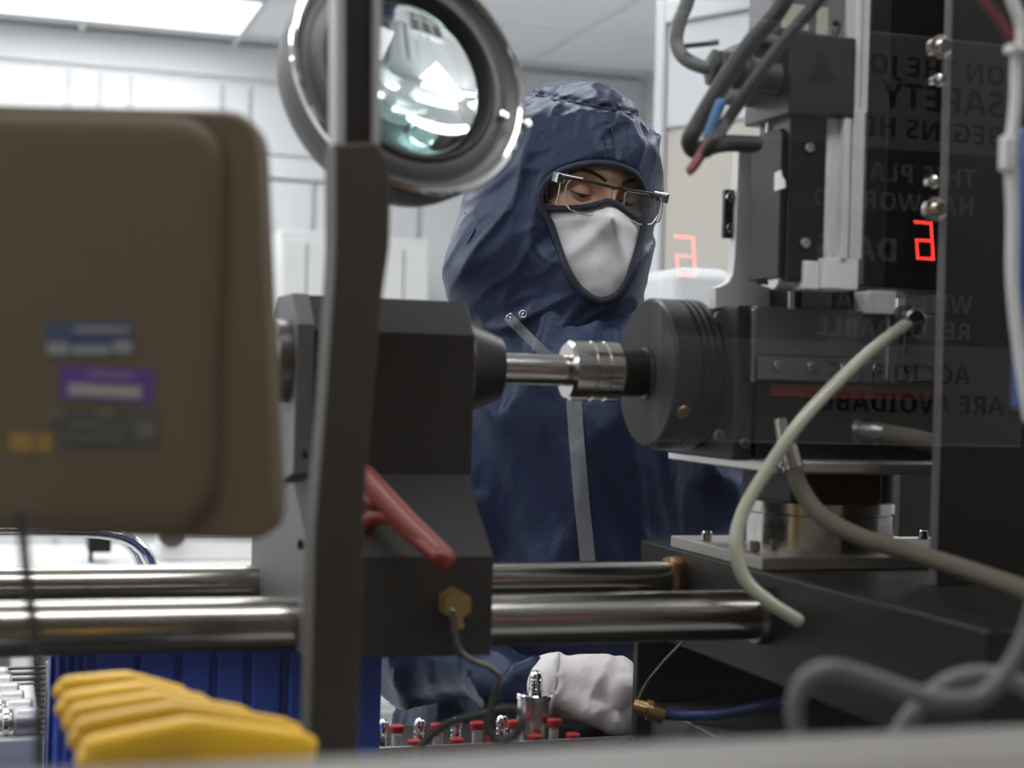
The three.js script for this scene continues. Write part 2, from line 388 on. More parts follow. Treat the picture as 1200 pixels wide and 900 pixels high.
// ── tailstock ──
const TX0 = .241, TX1 = onZ(550, 420, -1.345).x;
{
  const t = thing('tailstock', 'dark grey tailstock block straddling the guide rails', 'machine part', [(TX0 + TX1) / 2, BED_Y, -1.39]);
  const yT = onZ(480, 353, -1.39).y, yC = onZ(500, 391, -1.328).y, ySl0 = onZ(560, 556, -1.328).y, ySl1 = onZ(560, 652, -1.245).y, yB = onZ(560, 768, -1.245).y;
  // upper body: chamfered section
  const up = [[-1.328, ySl0], [-1.328, yC], [-1.36, yT], [-1.425, yT], [-1.452, yC], [-1.452, ySl0]];
  part('upper_body', prism(up, 'x', TX0 + .014, TX1, .0015), M.charcoal, t);
  const low = [[-1.245, yB], [-1.245, ySl1], [-1.330, ySl0 + .001], [-1.452, ySl0 + .001], [-1.535, ySl1], [-1.535, yB]];
  const xr = onZ(578, 700, -1.245).x;
  part('lower_body', prism(low, 'x', TX0 + .014, xr, .002), M.charcoal, t);
  // lighter end plates on the side that faces the monitor: a rounded upper one and a lower foot plate
  const e = ySl0 - .012;
  const upPlate = [[-1.326, e + .012], [-1.326, yC + .004], [-1.358, yT + .001], [-1.427, yT + .001], [-1.462, yC - .004]];
  for (let k = 0; k <= 8; k++) { const a = Math.PI * k / 16; upPlate.push([-1.462 + .075 * (1 - Math.cos(a)), e + .05 - .05 * Math.sin(a)]); }
  part('end_plate', prism(upPlate, 'x', TX0, TX0 + .015, .0015), M.greyPaint, t);
  const lowPlate = [[-1.243, yB], [-1.243, ySl1], [-1.328, e + .004], [-1.40, e - .012], [-1.537, e - .012], [-1.537, yB]];
  part('foot_plate', prism(lowPlate, 'x', TX0, TX0 + .015, .0015), M.greyPaint, t);
  for (const [px, py] of [[360, 532], [354, 638]]) { const p = onX(px, py, TX0); part('bolt', [screwHead(V(TX0 - .003, p.y, p.z), .004, 'x'), socket(V(TX0 - .003, p.y, p.z), .004, 'x')], M.black, t); }
  part('nose_cone', turned([[0, TX1], [.041, TX1], [.0425, TX1 + .003], [.0425, TX1 + .008], [.030, TX1 + .038], [.029, TX1 + .04], [.016, TX1 + .04]], 'x', at0, 64), M.blackAnod, t);
  part('nose_ring', turned([[.0425, TX1 + .003], [.0434, TX1 + .004], [.0434, TX1 + .007], [.0425, TX1 + .008]], 'x', at0, 64), M.darkSteel, t);
  const hy = onX(337, 423, TX0), hub = V(0, hy.y, hy.z);
  part('rear_hub', turned([[.036, TX0], [.036, TX0 - .012], [.0335, TX0 - .015], [.0335, TX0 - .022], [.024, TX0 - .024]], 'x', hub, 48), M.darkSteel, t);
  part('hub_nut', turned([[.024, TX0 - .022], [.024, TX0 - .036], [.02, TX0 - .042], [0, TX0 - .042]], 'x', hub, 48), M.steel, t);
  part('bearing_cap', [...[372, 366].map((px, i) => { const p = onX(px - i * 4, 392, TX0 + .02); return bar(V(TX0 + .03, p.y, -1.326), V(TX0 + .026, p.y + .012, -1.338), .0012); })], M.steel, t);
  // brass cock with its thin pipe
  const b = onZ(528, 705, -1.243);
  part('brass_cock', [turned([[0, 0], [.0125, 0], [.0125, .006], [.009, .007], [.009, .014], [.0125, .015], [.0125, .021], [.0, .021]], 'z', V(b.x, b.y, b.z), 6), bar(V(b.x, b.y, b.z + .012), V(b.x + .003, b.y - .02, b.z + .014), .005)], M.brass, t);
}
{
  const xa = TX1 + .035, t = thing('tailstock_spindle', 'bright steel spindle shaft between the tailstock cone and the black chuck', 'shaft', [xa, AX.y - .03, AX.z]);
  const x1 = onZ(662, 435, AX.z).x, x2 = onZ(668, 435, AX.z).x, x3 = onZ(724, 435, AX.z).x;
  part('quill', turned([[0, xa], [.0148, xa], [.0148, x1], [.012, x1 + .004], [.012, x1 + .012]], 'x', at0, 64), M.steel, t);
  const c = turned([[.012, x2 - .004], [.025, x2 - .004], [.0278, x2 - .001], [.0278, x2 + .016], [.0268, x2 + .0168], [.0268, x2 + .018], [.0278, x2 + .0188], [.0278, x2 + .029], [.0268, x2 + .0298], [.0268, x2 + .031], [.0278, x2 + .0318], [.0278, x3 - .003], [.0255, x3], [0, x3]], 'x', at0, 64);
  part('live_centre', c, M.steel, t);
}
// red double-bar clamp lever on the tailstock front
{
  const t = thing('clamp_lever', 'red coated double bar clamp lever on the tailstock', 'lever', onZ(470, 610, -1.25).toArray());
  const P = (px, py, z) => onZ(px, py, z);
  part('lever_bar', tube([P(427, 558, -1.262), P(470, 605, -1.232), P(500, 635, -1.212), P(520, 655, -1.2)], .0095, 40, 14), M.red, t);
  part('lever_bar', tube([P(422, 622, -1.275), P(440, 606, -1.262), P(458, 605, -1.245), P(475, 618, -1.228), P(514, 652, -1.198)], .0075, 50, 14), M.red, t);
  part('grip_stub', tube([P(424, 575, -1.28), P(440, 588, -1.255)], .008, 10, 12), M.red, t);
}
// ── headstock: chuck, block, housing ──
{
  const x = AX.x, t = thing('chuck', 'round black chuck with grooved rim on the headstock spindle', 'chuck', [x, AX.y - .07, AX.z]);
  const R = .0705;
  part('chuck_face', turned([[.022, x], [R - .003, x], [R - .0015, x + .001]], 'x', at0, 96), M.chuckFace, t);
  const pr = [[R - .0015, x + .001], [R, x + .003], [R, x + .022]];
  for (const g of [.024, .031, .038]) pr.push([R, x + g], [R - .003, x + g + .001], [R - .003, x + g + .003], [R, x + g + .004]);
  pr.push([R, x + .047], [R - .004, x + .05], [.03, x + .05]);
  part('chuck_rim', turned(pr, 'x', at0, 96), M.blackAnod, t);
  const xc = onZ(724, 435, AX.z).x;
  part('collar', turned([[0, xc - .001], [.0215, xc - .001], [.0225, xc], [.0225, xc + .022], [.0218, xc + .0225], [.0218, xc + .0235], [.0225, xc + .024], [.0225, x + .001]], 'x', at0, 64), M.black, t);
  part('collar_ring', turned([[.0215, xc + .0255], [.0233, xc + .0258], [.0233, xc + .0268], [.0215, xc + .027]], 'x', at0, 64), M.darkSteel, t);
  const a = -.52; // set screw in the rim
  const q = V(x + .012, AX.y + Math.sin(a) * R, AX.z + Math.cos(a) * R);
  const s = turned([[0, .001], [.004, .001], [.006, .0008], [.007, -.001]], 'z', V(0, 0, 0), 24); s.rotateX(-a); s.translate(q.x, q.y, q.z);
  part('set_screw', s, M.bronze, t);
}
const HZ = -1.285;                                   // front plane of the headstock housing
{
  const t = thing('headstock', 'dark headstock housing behind the chuck with a screwed grey front plate', 'machine part', [.75, SLAB_T, -1.38]);
  const xb0 = AX.x + .049, xb1 = onZ(884, 440, -1.3).x;
  const yb = onZ(857, 540, -1.3).y, yt = onZ(857, 357, -1.3).y;
  part('bearing_block', bx(xb0, xb1, yb, yt, -1.49, -1.3, .003), M.charcoal, t);
  for (const [px, py] of [[842, 372], [842, 510], [872, 520]]) { const p = onZ(px, py, -1.3); part('bolt', [screwHead(V(p.x, p.y, -1.3), .005, 'z'), socket(V(p.x, p.y, -1.3), .005, 'z')], M.darkSteel, t); }
  const xe = onZ(1120, 440, HZ).x;
  part('housing', bx(xb1 + .003, xe, yb, onZ(1000, 363, HZ - .01).y, -1.49, HZ - .012, .003), M.black, t);
  part('front_plate', pxBox(886, 1120, 364, 420, HZ, .012, .001), M.plateGrey, t);
  part('screw_strip', pxBox(888, 1120, 421, 448, HZ + .002, .013, .001), M.plateGrey, t);
  for (const px of [911, 950, 989, 1027, 1062]) { const p = onZ(px, 428 + (px - 911) * .03, HZ + .002); part('screw', [screwHead(p, .0045, 'z'), socket(p, .0045, 'z')], M.steel, t); }
  part('red_strip', pxBox(905, 1120, 452, 467, HZ - .006, .012, .001), M.redStrip, t);
  part('edge_strip', pxBox(882, 886, 362, 448, HZ + .001, .02, .0006), M.steel, t);
  part('upper_block', pxBox(922, 1019, 338, 363, HZ - .02, .1, .002), M.charcoal, t);
  part('upper_block', pxBox(941, 975, 340, 362, HZ - .015, .02, .001), M.plateGrey, t);
  part('pale_block', pxBox(1020, 1050, 341, 368, HZ + .012, .03, .001), M.aluMatte, t);
  part('corner_plate', pxBox(1040, 1120, 370, 447, HZ + .005, .006, .001), M.aluminium, t);
  part('back_plate', bx(onZ(1054, 600, -1.5).x, onZ(1170, 600, -1.5).x, SLAB_T + .012, AX.y + .11, -1.515, -1.5, .001), M.greyPaint, t);
  // base ledge and round swivel foot
  const yl1 = onZ(1000, 541, HZ + .02).y, yl0 = yl1 - .0115;
  const xl = onZ(806, 540, -1.45).x;
  part('base_ledge', bx(xl, xe, yl0, yl1, -1.5, HZ + .02, .0025), M.aluminium, t);
  const cz = -1.405, cxp = onZ(957, 600, cz).x, foot = V(cxp, 0, cz);
  const fy = p => onZ(957, p, cz + .07).y;
  const r1 = .0755;
  part('swivel_foot', turned([[0, SLAB_T + .012], [r1 - .001, SLAB_T + .012], [r1 - .001, fy(606) - .001], [r1 - .003, fy(606)], [r1 - .003, fy(605)], [r1 + .001, fy(604)], [r1 + .001, fy(592)], [r1 - .002, fy(590)], [0, fy(590)]], 'y', foot, 72), M.steel, t);
  part('swivel_block', [bx(cxp - .058, cxp + .04, fy(590) - .002, yl0, cz - .05, cz + .055, .003), rod(.02, fy(592), yl0, 'y', V(cxp + .045, 0, cz + .03))], M.charcoal, t);
}
{ // slab the headstock stands on
  const t = thing('machine_slab', 'large black slab carrying the headstock and receiving the guide rails', 'machine part', [1.1, BED_Y, -1.28]);
  part('slab', bx(SLAB_X, 1.72, SLAB_B, SLAB_T, -1.60, -.966, .003), M.black, t);
  part('rear_plate', bx(SLAB_X - .006, 1.7, BED_Y, SLAB_B, -1.598, -1.585, .002), M.charcoal, t);
  part('pedestal', bx(.99, 1.7, BED_Y, SLAB_B, -1.58, -1.02, .003), M.black, t);
  part('ledge', bx(SLAB_X + .01, 1.0, BED_Y, 1.012, -1.584, -1.42, .002), M.plateGrey, t);
  const pl = thing('mounting_plate', 'bare aluminium mounting plate bolted on the black slab under the swivel foot', 'plate', [.8, SLAB_T, -1.42]);
  const xr = onZ(1094, 650, -1.316).x;
  part('plate', bx(SLAB_X + .001, xr, SLAB_T, SLAB_T + .012, -1.523, -1.316, .0015), M.plateAlu, pl);
  for (const [px, py] of [[828, 634], [884, 646], [1082, 632]]) { const p = onY(px, py, SLAB_T + .012); part('cap_screw', [rod(.0055, SLAB_T + .012, SLAB_T + .022, 'y', V(p.x, 0, p.z), .001, 20)], M.steel, pl); }
}
{ // shelf at the operator's side with chrome edge
  const y = .974, t = thing('parts_shelf', 'black shelf with a bright front edge holding vials and the steel canister', 'shelf', [.3, BED_Y, -1.66]);
  part('shelf_top', bx(.1, 1.2, y - .026, y - .014, -1.755, -1.601, .001), M.charcoal, t);
  part('front_edge', bx(.1, 1.2, y - .006, y, -1.601, -1.597, .001), M.chrome, t);
  part('front_skirt', bx(.1, 1.2, .89, y - .006, -1.608, -1.598, .001), M.black, t);
  for (const x of [.12, .55, 1.15]) part('bracket', bx(x, x + .03, 0, y - .026, -1.64, -1.61, .001), M.black, t);
}
// ── vertical actuator beside the chuck ──
{
  const XL = .654, ZF = -1.25, t = thing('vertical_actuator', 'black and silver vertical linear actuator with a motor on top beside the headstock', 'actuator', [.72, onZ(940, 340, ZF).y, -1.28]);
  const Y = py => onZ(935, py, ZF).y;
  part('slide_block', bx(XL, onZ(969, 230, ZF).x, Y(330), Y(131), -1.31, ZF, .0025), M.blackAnod, t);
  part('side_cover', bx(XL - .006, XL, Y(326), Y(155), -1.312, ZF - .004, .001), M.charcoal, t);
  const sp = onX(914, 212, XL - .006);
  part('torn_label', prism([[sp.z - .009, sp.y - .008], [sp.z + .011, sp.y - .007], [sp.z + .010, sp.y - .001], [sp.z + .004, sp.y + .004], [sp.z + .002, sp.y + .009], [sp.z - .009, sp.y + .008]], 'x', XL - .0068, XL - .006, 0), M.white, t);
  for (const [px, py] of [[948, 173], [943, 285]]) { const p = onZ(px, py, ZF); part('screw', [screwHead(p, .0042, 'z'), socket(p, .0042, 'z')], M.aluminium, t); }
  // bracket plate with a rounded inner corner
  const zb = -1.335, bxp = (px, py) => { const p = onZ(px, py, zb); return [p.x, p.y]; };
  part('bracket_plate', prism([bxp(838, 361), bxp(838, 337), bxp(846, 335), bxp(854, 330), bxp(859, 320), bxp(861, 300), bxp(866, 166), bxp(884, 164), bxp(884, 300), bxp(886, 320), bxp(893, 334), bxp(903, 337), bxp(903, 361)], 'z', zb - .014, zb, .0012), M.aluMatte, t);
  part('sensor_tab', pxBox(849, 861, 222, 279, zb - .006, .006, .0008), M.blackAnod, t);
  for (const py of [231, 267]) { const p = onZ(855, py, zb - .006); part('tab_screw', [screwHead(p, .0042, 'z'), socket(p, .0042, 'z')], M.chrome, t); }
  part('roller', rod(.011, onZ(906, 326, ZF - .02).x, onZ(942, 326, ZF - .02).x, 'x', V(0, Y(325), ZF - .02)), M.aluminium, t);
  part('pin', bar(onZ(927, 336, ZF - .03), onZ(927, 362, ZF - .03), .003), M.steel, t);
  part('front_carriage', [pxBox(942, 960, 306, 339, ZF + .004, .03, .001), pxBox(966, 1006, 303, 339, ZF + .012, .04, .001)], M.white, t);
  part('guide_strip', pxBox(969, 987, 131, 304, ZF + .004, .02, .006), M.aluMatte, t);
  part('guide_rail', [pxBox(988, 996, 128, 304, ZF + .014, .02, .001), pxBox(998, 1012, 128, 304, ZF + .012, .02, .001)], M.aluMatte, t);
  part('upper_rail', [pxBox(1003, 1010, -40, 132, ZF + .01, .02, .001), pxBox(1011, 1019, -40, 132, ZF + .006, .02, .001)], M.aluMatte, t);
  const g = onZ(990, 302, ZF + .012);
  part('grub_screw', rod(.004, ZF + .004, ZF + .01, 'z', V(g.x, g.y, 0)), M.darkSteel, t);
  // gear block and motor
  const MZ = -1.235, mx0 = onZ(925, 90, MZ).x, mx1 = onZ(1003, 90, MZ).x;
  part('gear_block', bx(mx0, mx1, Y(137), Y(42), MZ - .085, MZ, .002), M.blackAnod, t);
  part('gear_flange', bx(mx0 - .03, mx0 + .004, onZ(900, 118, MZ - .04).y, onZ(900, 62, MZ - .04).y, MZ - .08, MZ - .015, .003), M.charcoal, t);
  part('flange_cap', bx(mx0 - .026, mx0 + .004, onZ(900, 60, MZ - .04).y, onZ(900, 50, MZ - .04).y, MZ - .08, MZ - .01, .002), M.plateGrey, t);
  const mcx = (mx0 + mx1) / 2 - .012, mcz = MZ - .045, my = Y(42);
  part('motor', [bx(mcx - .027, mcx + .027, my, my + .1, mcz - .027, mcz + .027, .006)], M.plateGrey, t);
  part('motor_label', [bx(mcx - .026 + .006, mcx + .006, my + .006, my + .028, mcz + .0265, mcz + .0276, 0), bx(mcx + .014, mcx + .025, my + .004, my + .028, mcz + .0265, mcz + .0276, 0)], mat(lin(.42, .41, .33), .6), t);
  part('guide_pin', bar(onZ(902, 118, -1.29), onZ(902, 156, -1.29), .0042), M.steel, t);
  part('slide_arm', bx(XL - .004, XL + .03, onZ(902, 176, -1.29).y, onZ(902, 156, -1.29).y, -1.31, -1.26, .002), M.charcoal, t);
  // warning triangle cast in the block front, barely lighter
  const tri = [[962, 58], [945, 96], [981, 96]].map(([a, b]) => onZ(a, b, MZ));
  part('warning_triangle', prism(tri.map(p => [p.x, p.y]), 'z', MZ - .0005, MZ + .0006, 0), M.black, t);
  part('connector_tab', tube([onZ(978, 42, MZ - .02), onZ(982, 30, MZ - .02), onZ(979, 26, MZ - .02)], .003, 12, 8), M.rubber, t);
  // tower the rail is fixed on
  part('tower', bx(onZ(1016, 200, -1.3).x, onZ(1150, 200, -1.3).x, onZ(1060, 338, -1.3).y, AX.y + .5, -1.45, -1.3, .002), M.black, t);
  part('tower_edge', bx(onZ(1016, 200, -1.28).x, onZ(1040, 200, -1.28).x, onZ(1060, 338, -1.28).y, AX.y + .5, -1.3, -1.28, .002), M.charcoal, t);
}
// dark guard panel at the right, with stand-off bolts along its bright edge
{
  const z = -1.2, xe = onZ(1104, 300, z).x, t = thing('side_panel', 'tall black panel with a pale cut edge and stand-off bolts right of the actuator', 'panel', [xe + .25, SLAB_T, z]);
  part('panel', bx(xe + .003, xe + .5, SLAB_T, 1.95, z - .006, z, .001), M.black, t);
  part('cut_edge', bx(xe, xe + .0032, SLAB_T, 1.95, z - .007, z + .001, .0005), M.greyPaint, t);
  for (const [px, py, r] of [[1100, 56, .0105], [1097, 95, .0055], [1091, 214, .0055], [1094, 246, .0105]]) {
    const p = onZ(px, py, z + .002);
    part('standoff_bolt', turned([[0, .012], [r * .55, .012], [r * .6, .005], [r, .004], [r, -.003]], 'z', p, 24), M.steel, t);
  }
}
// ───────────────────────── things around the machine ─────────────────────────
function pxLocal(px, py, t) { const u = (px - 600) / FPX, v = (450 - py) / FPX; return V((u * Math.cos(ROLL) - v * Math.sin(ROLL)) * t, EYE.y + (u * Math.sin(ROLL) + v * Math.cos(ROLL)) * t, -t); }
function roundedShape(pts, r) {
  const s = new THREE.Shape(), n = pts.length;
  pts.forEach((p, i) => {
    const a = pts[(i + n - 1) % n], b = pts[(i + 1) % n], P = new THREE.Vector2(...p);
    const d0 = new THREE.Vector2(...a).sub(P).setLength(r).add(P), d1 = new THREE.Vector2(...b).sub(P).setLength(r).add(P);
    i ? s.lineTo(d0.x, d0.y) : s.moveTo(d0.x, d0.y); s.quadraticCurveTo(P.x, P.y, d1.x, d1.y);
  });
  return s;
}
{ // monitor seen from the back
  const D = .86, c = pxLocal(80, 380, D), base = W(80, 380, D);
  const t = thing('monitor', 'back of a dark monitor with blue, purple and grey stickers', 'monitor', [base.x, base.y, base.z]); t.rotation.y = -YAW;
  const q = (px, py) => { const p = pxLocal(px, py, D); return [p.x - c.x, p.y - c.y]; };
  const shell = new THREE.ExtrudeGeometry(roundedShape([q(-170, 116), q(302, 128), q(326, 636), q(-170, 620)], .02), { depth: .028, bevelEnabled: true, bevelThickness: .004, bevelSize: .004, bevelOffset: -.004, bevelSegments: 4, curveSegments: 12 }); shell.translate(0, 0, -.034);
  local('shell', shell, M.monitor, t);
  const back = new THREE.ExtrudeGeometry(roundedShape([q(-165, 128), q(262, 138), q(250, 622), q(-165, 610)], .03), { depth: .004, bevelEnabled: true, bevelThickness: .004, bevelSize: .012, bevelOffset: -.012, bevelSegments: 4, curveSegments: 12 }); back.translate(0, 0, -.004);
  local('back_cover', back, M.monitor, t);
  const sticker = (pts, m) => { const s = new THREE.Shape(pts.map(p => new THREE.Vector2(...q(...p)))); const g = new THREE.ExtrudeGeometry(s, { depth: .0006, bevelEnabled: false }); g.translate(0, 0, .0036); return g; };
  const P = (c0, r = .5) => mat(c0, r);
  const st = (pts, col, parent = t, lift = 0) => { const g = sticker(pts); g.translate(0, 0, lift); return local('sticker', g, P(col), parent); };
  const s1 = st([[54, 377], [160, 377], [161, 417], [57, 418]], lin(.055, .075, .13)); s1.userData.label = 'blue and white sticker';
  for (const r of [[[58, 402], [82, 402], [82, 416], [58, 416]], [[86, 406], [132, 406], [132, 415], [86, 415]], [[136, 400], [157, 400], [157, 414], [136, 414]], [[90, 384], [155, 384], [155, 390], [90, 390]]]) { const g = sticker(r); g.translate(0, 0, .0007); local('print', g, P(lin(.28, .28, .28)), s1); }
  const s2 = st([[72, 428], [182, 433], [182, 473], [73, 468]], lin(.10, .045, .23)); s2.userData.label = 'purple sticker with a white bar';
  for (const [r, c1] of [[[[83, 449], [168, 453], [168, 467], [83, 463]], lin(.34, .32, .30)], [[[105, 435], [160, 437], [160, 445], [105, 443]], lin(.2, .13, .3)]]) { const g = sticker(r); g.translate(0, 0, .0007); local('print', g, P(c1), s2); }
  const s3 = st([[60, 478], [187, 480], [188, 528], [64, 527]], lin(.075, .07, .062)); s3.userData.label = 'grey printed sticker';
  for (const r of [[[162, 495], [184, 495], [184, 514], [162, 514]], [[62, 480], [76, 480], [76, 490], [62, 490]], [[116, 480], [136, 481], [136, 490], [116, 489]], [[85, 497], [150, 498], [150, 503], [85, 502]], [[85, 510], [150, 511], [150, 516], [85, 515]]]) { const g = sticker(r); g.translate(0, 0, .0007); local('print', g, P(lin(.13, .125, .11)), s3); }
  for (const r of [[[14, 507], [41, 507], [41, 528], [14, 528]], [[47, 508], [64, 508], [64, 529], [47, 529]]]) { const m = st(r, lin(.30, .19, .04)); m.userData.label = 'small yellow sticker'; }
  local('arm', [bx(-.33, -.2, -.03, .03, -.06, -.03), bx(-.36, -.31, -base.y, .05, -.07, -.02)], M.black, t);
  const pts = [[24, 600], [28, 640], [33, 690], [41, 750], [45, 820], [47, 930]].map(([a, b]) => W(a, b, .8));
  single('monitor_cable', 'thin black cable hanging down past the lower edge of the monitor', 'cable', tube([...pts, W(50, 1150, .83)], .0028, 40, 10), M.rubber);
}
{ // upright stand of the magnifier
  const z = -1.0, b = onZ(391, 890, z), t = thing('magnifier_post', 'dark upright post with two pale strips carrying the magnifier', 'post', [b.x, 0, z - .015]);
  const o = pts => pts.map(([a, c]) => { const p = onZ(a, c, z); return [p.x, p.y]; });
  const foot = onZ(391, 1000, z);
  part('sleeve', prism([...o([[393, 168], [442, 166], [456, 188], [459, 215], [457, 290], [447, 360], [436, 480], [427, 600], [420, 900]]), [foot.x + .017, 0], [foot.x - .017, 0], ...o([[363, 900], [369, 620], [381, 480], [391, 330], [393, 290]])], 'z', z - .035, z, .002), mat(lin(.030, .024, .017), .55, 0, bump(T.fine, .0004)), t);
  part('channel', prism(o([[404, -60], [444, -60], [441, 172], [404, 172]]), 'z', z - .03, z - .012, .001), M.charcoal, t);
  part('pale_strip', prism(o([[396, -60], [406, -60], [406, 170], [396, 170]]), 'z', z - .03, z - .004, .001), mat(lin(.36, .35, .34), .4), t);
  part('pale_strip', prism(o([[441, -60], [450, -60], [447, 170], [439, 170]]), 'z', z - .03, z - .004, .001), mat(lin(.36, .35, .34), .4), t);
}
{ // ring magnifier
  const c = W(481, 87, 1.25), t = thing('ring_magnifier', 'round grey ring magnifier with a glass lens mirroring the ceiling lights', 'magnifier', [c.x, c.y, c.z]);
  t.rotation.order = 'YXZ';
  t.rotation.set(MAG_PITCH, -YAW + MAG_YAW, -.06);
  const O = V(0, 0, 0), R = .1005, L = .0705;
  local('housing', smoothTurned([[L - .004, -.036], [.08, -.04], [.097, -.036], [R - .001, -.02], [R, 0]], 'z', O, 96), M.greyPaint, t);
  local('outer_rim', turned([[R, -.002], [R + .0016, 0], [R + .0016, .0045], [R - .0015, .0055], [R - .004, .004], [R - .004, 0]], 'z', O, 96), M.chrome, t);
  local('ring_face', smoothTurned([[R - .004, .001], [R - .01, -.004], [R - .014, -.003], [L + .012, .003], [L + .004, .003]], 'z', O, 96), mat(lin(.085, .085, .088), .38, 0, bump(T.fine, .0002)), t);
  local('lens_bezel', smoothTurned([[L + .005, .0028], [L + .003, .006], [L, .006], [L - .001, .002], [L - .002, -.028]], 'z', O, 96), M.charcoal, t);
  // biconvex lens
  const prof = [], Rc = .19, n = 14, r1 = L - .0015, s1 = Math.sqrt(Rc * Rc - r1 * r1);
  for (let k = 0; k <= n; k++) { const r = r1 * k / n; prof.push([r, Math.sqrt(Rc * Rc - r * r) - s1 + .001]); }
  for (let k = n; k >= 0; k--) { const r = r1 * k / n; prof.push([r, -(Math.sqrt(Rc * Rc - r * r) - s1) - .001]); }
  const lg = mergeVertices(new THREE.LatheGeometry(prof.reverse().map(([r, h]) => new THREE.Vector2(Math.max(r, 1e-5), h)), 96)); lg.rotateX(Math.PI / 2); lg.translate(0, 0, -.012);
  const lens = new THREE.Mesh(lg, new THREE.MeshPhysicalMaterial({ color: 0xffffff, roughness: 0, transmission: 1, thickness: .03, ior: 1.9, attenuationColor: lin(.55, .85, .8), attenuationDistance: .13 }));
  lens.name = 'lens'; lens.castShadow = lens.receiveShadow = true; t.add(lens);
  const a = -.28;
  local('clip', [bx(-.004, .004, -.003, .003, .003, .008, .001).rotateZ(a).translate(Math.cos(a) * .083, Math.sin(a) * .083, 0), rod(.004, .003, .012, 'z', V(Math.cos(a) * .103, Math.sin(a) * .103, 0), .001, 16)], M.chrome, t);
  local('hinge', [bx(-.068, -.052, -.083, -.058, -.004, .009, .004)], M.aluminium, t);
}
{ // blue fluted bin
  const z = -1.541, a = onZ(58, 820, z), b = onZ(447, 820, z), y1 = 1.125;
  const t = thing('blue_bin', 'blue plastic bin with upright flutes standing under the guide rails', 'bin', [(a.x + b.x) / 2, BED_Y, z - .03]);
  part('bin_body', [bx(a.x, b.x, BED_Y, y1, z - .006, z - .003, .001), bx(a.x, b.x, BED_Y, y1, z - .055, z - .051, .001), bx(a.x, a.x + .004, BED_Y, y1, z - .055, z - .003, .001), bx(b.x - .004, b.x, BED_Y, y1, z - .055, z - .003, .001), bx(a.x, b.x, BED_Y, BED_Y + .004, z - .055, z - .003, .001)], M.blue, t);
  for (const px of [68, 78, 89, 99]) { const x = onZ(px, 820, z).x; part('rib', bx(x - .0022, x + .0022, BED_Y, y1, z - .005, z + .003, .002), M.blue, t); }
  for (const [p0, p1] of [[112, 158], [163, 204], [212, 246], [254, 286], [294, 328], [338, 368], [378, 408], [418, 446]]) part('flute', bx(onZ(p0, 820, z).x, onZ(p1, 820, z).x, BED_Y, y1, z - .005, z + .004, .003), M.blue, t);
}
{ // yellow moulded grips in a row, held on a grey rest
  const b = W(215, 930, .95), t0 = thing('tool_rest', 'low grey rest under the row of yellow grips', 'rest', [b.x, 0, b.z]);
  const S = [[[72, 815], [148, 806], [214, 826], 1.04], [[76, 835], [165, 820], [240, 838], .995], [[84, 852], [182, 834], [290, 854], .955], [[91, 871], [200, 847], [345, 871], .915], [[101, 895], [220, 867], [362, 887], .875]];
  let lo = 9;
  S.forEach(([l, m, r, d], i) => {
    const pts = [W(...l, d), W(...m, d + .01), W(...r, d + .02)], c = pts[1];
    const t = thing('yellow_grip', ['rearmost and shortest bent yellow grip in the stepped row', 'bent yellow grip just in front of the shortest one', 'middle bent yellow grip of the stepped row', 'bent yellow grip just behind the longest one', 'longest bent yellow grip at the front of the stepped row'][i], 'grip', [c.x, c.y - .02, c.z], 'stepped row of yellow grips');
    // flattened, rounded section swept along the bend
    const sec = [], h = .012 + .0006 * i, w = .009; for (let k = 0; k < 16; k++) { const a = k / 16 * 2 * Math.PI, e = .55; sec.push([Math.sign(Math.cos(a)) * Math.abs(Math.cos(a)) ** e * w, Math.sign(Math.sin(a)) * Math.abs(Math.sin(a)) ** e * h]); }
    const path = []; for (let k = 0; k <= 16; k++) { const s = k / 16; const p = pts[0].clone().multiplyScalar((1 - s) * (1 - s)).add(pts[1].clone().multiplyScalar(2 * s * (1 - s)).add(pts[2].clone().multiplyScalar(s * s))); p.lerp(s < .5 ? pts[0].clone().lerp(pts[1], s * 2) : pts[1].clone().lerp(pts[2], s * 2 - 1), .75); path.push(p); }
    const pos = [], idx = []; const side = V(Math.sin(YAW), 0, Math.cos(YAW));
    path.forEach((p, k) => { const dir = path[Math.min(k + 1, 16)].clone().sub(path[Math.max(k - 1, 0)]).normalize(), up = side.clone().cross(dir).normalize(); const f = k === 0 || k === 16 ? .82 : 1; for (const [x, y] of sec) { const q = p.clone().addScaledVector(side, x * f).addScaledVector(up, y * f); pos.push(q.x, q.y, q.z); } });
    for (let k = 0; k < 16; k++) for (let j = 0; j < 16; j++) { const A = k * 16 + j, B = k * 16 + (j + 1) % 16; idx.push(A, B, A + 16, B, B + 16, A + 16); }
    for (let j = 1; j < 15; j++) { idx.push(0, j + 1, j); idx.push(256, 256 + j, 256 + j + 1); }
    const g = new THREE.BufferGeometry(); g.setAttribute('position', new THREE.Float32BufferAttribute(pos, 3)); g.setIndex(idx); g.computeVertexNormals();
    part('grip_body', g, M.yellow, t);
    const e = pts[0]; part('end_stud', [new THREE.SphereGeometry(.006, 14, 10).translate(e.x, e.y + .002, e.z)], M.yellow, t);
    const my = m => W(m[0], m[1], d).y; lo = Math.min(lo, pts[0].y, pts[2].y);
    part('lug', bx(c.x - .012, c.x + .012, b.y - .02, c.y - .006, c.z - .005, c.z + .005, .002), M.yellow, t);
  });
  part('rest_block', bx(b.x - .1, b.x + .06, 0, b.y - .02, b.z - .1, b.z + .12, .004), M.greyCabinet, t0);
}
